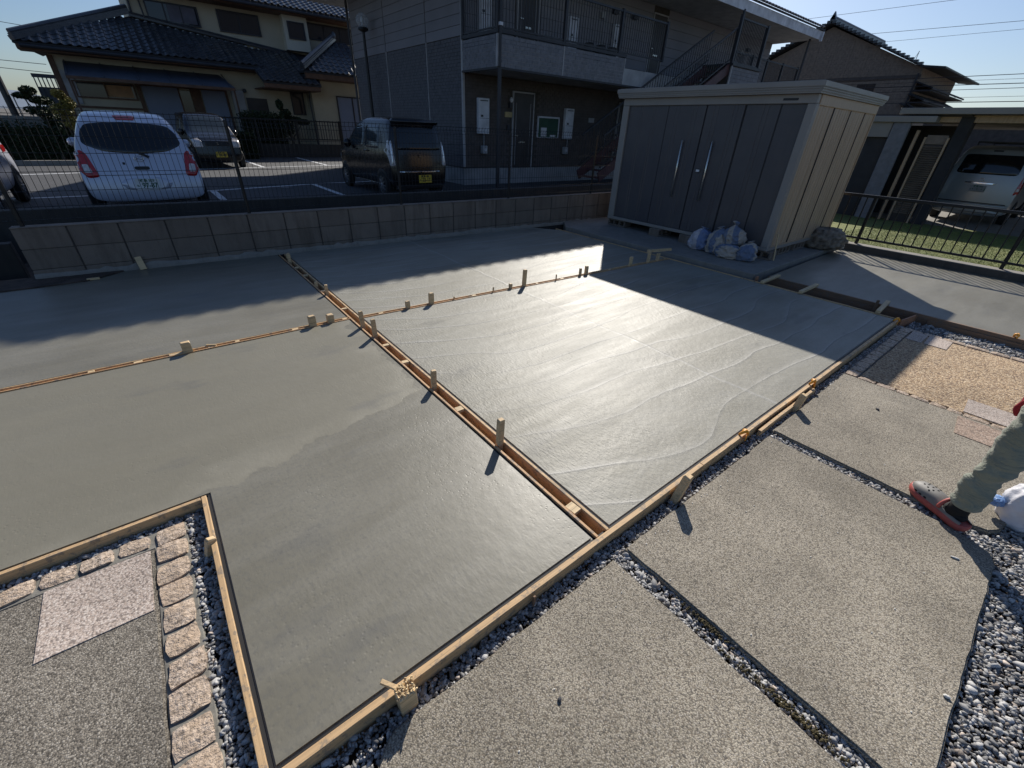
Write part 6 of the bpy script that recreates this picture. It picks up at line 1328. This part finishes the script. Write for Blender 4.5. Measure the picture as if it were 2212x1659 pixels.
def hedge(x0, x1, y, h, d, lab, n, seed):
    t = thing('hedge', lab, 'hedge', ((x0 + x1) / 2, y, 0)); bx(t, 'inner_mass', x0 + .15, y - d / 2 + .12, 0, x1 - .15, y + d / 2 - .1, h - .15, M_LF)
    g = np.random.default_rng(seed); P = np.stack([g.uniform(x0, x1, n), y + g.uniform(-d / 2, d / 2, n), g.uniform(.03, h, n) + .08 * np.sin(np.arange(n))], 1); fr = g.random(n) < .6; P[fr, 1] = y - d / 2 + g.normal(0, .04, fr.sum())
    a_ = g.normal(size=(n, 3)); a_ /= np.linalg.norm(a_, axis=1)[:, None]; b_ = np.cross(a_, g.normal(size=(n, 3))); b_ /= np.linalg.norm(b_, axis=1)[:, None]; s = .05
    v = np.stack([P - a_ * s, P + b_ * s * .5, P + a_ * s, P - b_ * s * .5], 1).reshape(-1, 3) - np.array(t.location)
    me = bpy.data.meshes.new('foliage'); me.from_pydata(v.tolist(), [], np.arange(4 * n).reshape(-1, 4).tolist()); me.materials.append(M_LF); link('foliage', me, t, t.location)
hedge(-9, -1.7, 23.2, 1.12, 1.0, 'dark clipped hedge along the far left of the car park', 9000, 31)
hedge(4.1, 5.9, 24.9, 1.75, .8, 'dark shrubbery behind the railing at the doorway of the cream house', 6000, 32)
hedge(2.7, 4.3, 23.6, 1.0, .8, 'low dark shrubbery beside the facing black car', 4000, 33)
tree(6.15, 24.9, 1.9, 'thin leafy shrub rising above the railing by the small window', [(6.1, 24.9, 1.75, .25, .2, .2), (6.4, 24.9, 1.55, .35, .2, .12), (5.9, 24.9, 2.1, .15, .15, .2), (6.0, 24.9, 1.2, .4, .3, .3), (6.8, 24.9, 1.45, .3, .2, .12)], M_LF, 4200, .045, 24, 'shrub', cat='shrub')
o = bx(None, 'planter_wall', -9, 24.1, 0, -1.6, 24.25, 1.28, M_PAD); tag(o, 'pale low wall along the top of the hedge at the far left', 'low wall')
o = bx(None, 'kerb_stone', -6, 20.6, 0, -1.0, 20.75, .14, M_PAD); tag(o, 'kerb in front of the dark hedge at the far left', 'kerb')
m = MB(); g = np.random.default_rng(77); n = 60; vs = []; fs = []
for i in range(n + 1):
    a_ = R(75 + 45 * i / n); d = 5200; hgt = 70 + 60 * (math.exp(-((i - 30) / 12) ** 2)) + 14 * math.sin(i * .9) + 9 * math.sin(i * 2.3 + 1) + g.uniform(-4, 4)
    for dd, z in ((0, -2), (350, hgt * .45), (800, hgt), (1500, -5)): vs.append(((d + dd) * math.cos(a_), (d + dd) * math.sin(a_), z))
for i in range(n):
    for k in range(3): q = i * 4 + k; fs.append((q, q + 4, q + 5, q + 1))
m.add(vs, fs); M_MT = simple('haze_tinted_mountain', (.16, .20, .26), 1.0, var=.15, vs=.004); struct(m.build('hills', M_MT, smooth=True))  # forest colour shifted to pale blue, standing in for distance haze
# ------------------------------------------------------------------ person at the right edge
M_PANT = NT('sage_work_trousers'); p = M_PANT.objc(); n1 = M_PANT.noise(M_PANT.mapv(p, (3, 3, 8)), 2.2, 4, .6, .8)
c = M_PANT.mix(M_PANT.ramp(M_PANT.noise(p, 5, 3), [(.35, 0.0), (.7, 1.0)]), (.20, .215, .165), (.27, .285, .225)); M_PANT.set(Base_Color=c, Roughness=.85, Normal=M_PANT.bump(M_PANT.noise(p, 500, 2), .0008, 1, M_PANT.bump(n1, .03)), Sheen_Weight=.2); M_PANT = M_PANT.m
M_SKIN = simple('skin', (.48, .29, .20), .5, var=.06, vs=12, obj=True); M_JKT = simple('dark_navy_jacket', (.035, .04, .06), .8, var=.15, vs=6, bump=.004, bs=25, obj=True)
M_GLV = simple('red_knit_glove', (.34, .02, .03), .85, var=.25, vs=60, bump=.003, bs=220, obj=True); M_SOCK = simple('black_sock', (.012, .012, .014), .9); M_HAIR = simple('black_hair', (.015, .012, .010), .6)
M_CRG = simple('grey_foam_clog', (.20, .19, .175), .6, var=.12, vs=14, obj=True); M_CRR = simple('coral_red_sole', (.40, .085, .07), .6, var=.15, vs=20, obj=True); M_HOLE = simple('vent_hole', (.008, .008, .008), .9)
A1 = Vector((2.565, -.245, 0)); tdir = Vector((.60, .80, 0)).normalized(); side = Vector((tdir.y, -tdir.x, 0))
PB = Vector((2.93, -.60, 0))                      # other foot, out of frame
ptr = thing('person', 'person in sage trousers and grey clogs with red soles at the right edge', 'person', (2.75, -.42, -.03))
def skin_mesh(name, verts, edges, radii, mat, parent, lv=2, disp=None):
    me = bpy.data.meshes.new(name); me.from_pydata([tuple(v) for v in verts], edges, []); o = bpy.data.objects.new(name, me); COL.objects.link(o)
    md = o.modifiers.new('k', 'SKIN'); md.use_smooth_shade = True
    for i, r_ in enumerate(radii): me.skin_vertices[0].data[i].radius = (r_, r_) if not isinstance(r_, tuple) else r_
    me.skin_vertices[0].data[0].use_root = True
    o.modifiers.new('s', 'SUBSURF').render_levels = lv; o.modifiers['s'].levels = lv
    dg = bpy.context.evaluated_depsgraph_get(); m2 = bpy.data.meshes.new_from_object(o.evaluated_get(dg)); bpy.data.objects.remove(o, do_unlink=True)
    m2.name = name; m2.materials.clear(); m2.materials.append(mat); off = root_loc(parent)
    for v in m2.vertices:
        if disp: v.co = disp(v.co)
        v.co -= off
    m2.polygons.foreach_set('use_smooth', [True] * len(m2.polygons)); return link(name, m2, parent, off)
hip = Vector((2.74, -.43, .88)); k1 = A1 + Vector((.02, -.02, .47)); k2 = PB + Vector((.03, .03, .47)); h1 = hip + Vector((-.07, .07, -.03)); h2 = hip + Vector((.07, -.07, -.03))
chest = hip + Vector((.05, .06, .38)); neck = chest + Vector((.03, .03, .17)); head = neck + Vector((.03, .04, .16)); sh1 = chest + Vector((-.13, .11, .10)); sh2 = chest + Vector((.13, -.11, .10))
hand1 = Vector((2.728, -.229, .645)); el1 = sh1.lerp(hand1, .5) + Vector((-.02, -.03, .0)); el2 = sh2 + Vector((.06, -.03, -.27)); hand2 = el2 + Vector((.08, .10, -.22))
V_ = [hip, A1 + Vector((0, 0, .07)), k1, h1, PB + Vector((0, 0, .07)), k2, h2, chest, neck, head, sh1, el1, hand1, sh2, el2, hand2, hip + Vector((.02, .02, .2))]
E_ = [(0, 3), (3, 2), (2, 1), (0, 6), (6, 5), (5, 4), (0, 16), (16, 7), (7, 8), (8, 9), (7, 10), (10, 11), (11, 12), (7, 13), (13, 14), (14, 15)]
skin_mesh('body', V_, E_, [.13, .036, .052, .085, .036, .052, .085, .145, .052, .085, .055, .042, .026, .055, .042, .026, .12], M_SKIN, ptr)
from mathutils import noise as mnoise
# trousers: loose folds drawn into the surface
def fold(seed):
    def f(v):
        a_ = math.atan2(v.y, v.x); z = v.z
        w = .016 * mnoise.noise(Vector((v.x * 9, v.y * 9, z * 17 + seed))) + .009 * mnoise.noise(Vector((v.x * 22, v.y * 22, z * 44))) + .0035 * mnoise.noise(Vector((v.x * 60, v.y * 60, z * 90)))
        d = Vector((v.x - A1.x, v.y - A1.y, 0)); 
        if d.length > .2: d = Vector((v.x - PB.x, v.y - PB.y, 0))
        return v + (d.normalized() * w if d.length > 1e-4 else Vector())
    return f
TV = [hip, h1, k1 + Vector((0, 0, .13)), k1, k1 + Vector((-.005, 0, -.13)), A1 + Vector((.004, .004, .20)), A1 + Vector((-.002, -.002, .095)), A1 + Vector((-.002, -.004, .068)), h2, k2, PB + Vector((0, 0, .08)), hip + Vector((.01, .01, .12))]
skin_mesh('trousers', TV, [(0, 1), (1, 2), (2, 3), (3, 4), (4, 5), (5, 6), (6, 7), (0, 8), (8, 9), (9, 10), (0, 11)], [.155, .105, .078, .068, .064, .058, .057, .050, .105, .085, .07, .135], M_PANT, ptr, 3, fold(1.3))
skin_mesh('jacket', [chest, hip + Vector((.02, .02, .10)), hip + Vector((.02, .02, .02)), neck + Vector((0, 0, -.05)), sh1, el1, sh1.lerp(hand1, .86), sh2, el2, el2.lerp(hand2, .8)], [(0, 1), (1, 2), (0, 3), (0, 4), (4, 5), (5, 6), (0, 7), (7, 8), (8, 9)], [.17, .16, .165, .075, .08, .062, .048, .08, .062, .048], M_JKT, ptr, 2)
m = MB(); m.ball(head + Vector((-.01, -.01, .035)), .112, 16, 10, (1, 1, 1.05)); m.build('hair', M_HAIR, ptr, smooth=True)
fd = Vector((.62, .78, 0)); m = MB(); m.ball(head + fd * .098 + Vector((0, 0, -.01)), .018, 8, 6, (1, 1, 1.4)); m.build('nose', M_SKIN, ptr, smooth=True)
for s in (-1, 1): sv = Vector((.78, -.62, 0)) * s; m = MB(); m.ball(head + fd * .080 + sv * .034 + Vector((0, 0, .012)), .013, 8, 6); m.build('eye', M_MTR, ptr, smooth=True); m = MB(); m.ball(head + sv * .098 + Vector((0, 0, -.005)), .026, 8, 6, (.6, .6, 1.2)); m.build('ear', M_SKIN, ptr, smooth=True)
m = MB(); m.bar(head + fd * .088 + Vector((-.02, .016, -.045)), head + fd * .088 + Vector((.02, -.016, -.045)), .008, .006); m.build('mouth', M_CRR, ptr)
def glove(hand, dirv, sidev):
    vs = [hand, hand + dirv * .045]; es = [(0, 1)]; rs = [.030, .036]
    for i, (o_, L) in enumerate([(-.028, .066), (-.009, .078), (.010, .072), (.028, .056)]):
        b0 = hand + dirv * .075 + sidev * o_; b1 = b0 + dirv * L * .5 + Vector((0, 0, 0)); b2 = b1 + (dirv * .7 + dirv.cross(sidev) * .7).normalized() * L * .5; k = len(vs); vs += [b0, b1, b2]; es += [(1, k), (k, k + 1), (k + 1, k + 2)]; rs += [.012, .0105, .009]
    k = len(vs); vs += [hand + dirv * .03 - sidev * .045, hand + dirv * .065 - sidev * .062]; es += [(0, k), (k, k + 1)]; rs += [.013, .010]
    skin_mesh('glove', vs, es, rs, M_GLV, ptr, 2)
glove(hand1, Vector((.05, .30, -.95)).normalized(), Vector((.95, -.2, 0)).normalized()); glove(hand2, Vector((.1, .1, -1)).normalized(), Vector((.7, -.7, 0)).normalized())
def clog(A, yaw):
    """slip-on foam clog: heel at -Y, toe at +Y, strap and vent holes"""
    t = bpy.data.objects.new('clog', None)
    def outline(k):   # (y, half width) along the foot
        return [(-.125, .012), (-.118, .030), (-.09, .040), (-.03, .040), (.04, .047), (.09, .053), (.125, .048), (.15, .033), (.162, .012)]
    oc = outline(0); side_pts = [(w, y) for y, w in oc] + [(-w, y) for y, w in oc[::-1]]
    def layer(sc, z, dz=lambda y: 0.0): return [(x * sc, y * (1 + (sc - 1) * .5), z + dz(y)) for x, y in side_pts]
    n = len(side_pts); toe = lambda y: .012 * max(0, (y - .08) / .08) ** 2
    L_ = [layer(.90, 0, toe), layer(1.02, .006, toe), layer(1.05, .022, toe), layer(1.0, .034, toe), layer(.92, .036, toe)]
    vs = sum(L_, []); fs = [tuple(range(n - 1, -1, -1)), tuple((len(L_) - 1) * n + i for i in range(n))]
    for k in range(len(L_) - 1):
        for i in range(n): fs.append((k * n + i, k * n + (i + 1) % n, (k + 1) * n + (i + 1) % n, (k + 1) * n + i))
    m = MB(); m.add(vs, fs); me_s = m.mesh('sole', M_CRR, smooth=True)
    # upper: domed toe box
    vs = []; fs = []; ys = [-.115, -.09, -.05, -.01, .02, .05, .085, .115, .140, .156]; hs = [.040, .043, .045, .058, .078, .082, .074, .062, .044, .014]; na = 12
    hw_ = lambda y: lerp_tab(oc, y)
    for y, h in zip(ys, hs):
        for k in range(na + 1):
            a_ = PI * k / na; vs.append((hw_(y) * .98 * math.cos(a_), y, .034 + toe(y) + (h - .0) * math.sin(a_) ** .75 * (1 if y > -.02 else (.55 if abs(math.cos(a_)) < .8 else 1)) * .62))
    for j in range(3, len(ys) - 1):
        for k in range(na): q = j * (na + 1) + k; fs.append((q, q + 1, q + na + 2, q + na + 1))
    for j in range(0, 3):
        for k in list(range(0, 3)) + list(range(na - 3, na)): q = j * (na + 1) + k; fs.append((q, q + 1, q + na + 2, q + na + 1))
    for k in list(range(0, 3)) + list(range(na - 3, na)): pass
    m = MB(); m.add(vs, fs); me_u = m.mesh('upper', M_CRG, smooth=True)
    m = MB(); m.tube([(.045 * math.cos(a_), -.012 - .02 * math.sin(a_) * 0, .045 + .052 * math.sin(a_)) for a_ in [PI * k / 12 for k in range(13)]], .0085, 8); me_st = m.mesh('strap', M_CRR, smooth=True)
    m = MB(); hl = [(.0, .055), (.018, .062), (-.018, .062), (.0, .082), (.02, .088), (-.02, .088), (0, .105), (.014, .112), (-.014, .112), (.03, .07), (-.03, .07)]
    for x, y in hl:
        r0 = hw_(y) * .98; a_ = math.acos(max(-1, min(1, x / r0))); z = .034 + toe(y) + lerp_tab(list(zip(ys, hs)), y) * math.sin(a_) ** .75 * .62; m.ball((x, y, z), .0048, 8, 4, (1, 1, .5))
    for s in (-1, 1):
        for y in (.055, .08, .105): m.ball((s * (hw_(y) * .975), y, .040), .008, 8, 4, (.35, 1.1, .6))
    me_h = m.mesh('vent_holes', M_HOLE)
    m = MB(); m.ball((0, -.05, .052), .045, 12, 8, (.85, 1.25, .7)); m.tube([(0, -.055, .05), (0, -.058, .13)], [.040, .036], 12); me_k = m.mesh('sock', M_SOCK, smooth=True)
    base = Vector((A.x, A.y, -.03)); first = None
    for me, nm in ((me_u, 'clog'), (me_s, 'sole'), (me_st, 'strap'), (me_h, 'vent_holes'), (me_k, 'sock')):
        o = bpy.data.objects.new(nm, me); COL.objects.link(o)
        if first is None: o.parent = ptr; o.location = base - root_loc(ptr); o.rotation_euler = (0, 0, yaw); first = o
        else: o.parent = first
clog(A1 + tdir * .058, math.atan2(tdir.y, tdir.x) - PI / 2); clog(PB + tdir * .05, math.atan2(tdir.y, tdir.x) - PI / 2 - .3)
# bag beside the leg
sack(2.90, -.485, -.07, .115, .14, .165, M_SKP, 'full white plastic bag standing on the stones behind the clog', 41, 1.2, .5, name='plastic_bag', cat='plastic bag', crumple=.07)
sack(2.815, -.345, .02, .035, .03, .03, simple('blue_film', (.20, .34, .62), .35, obj=True), 'scrap of blue plastic film beside the white bag', 42, None, .8, name='plastic_scrap', cat='plastic film')
print('tris', sum(len(o.data.polygons) for o in bpy.data.objects if o.type == 'MESH'), 'objs', len(bpy.data.objects))
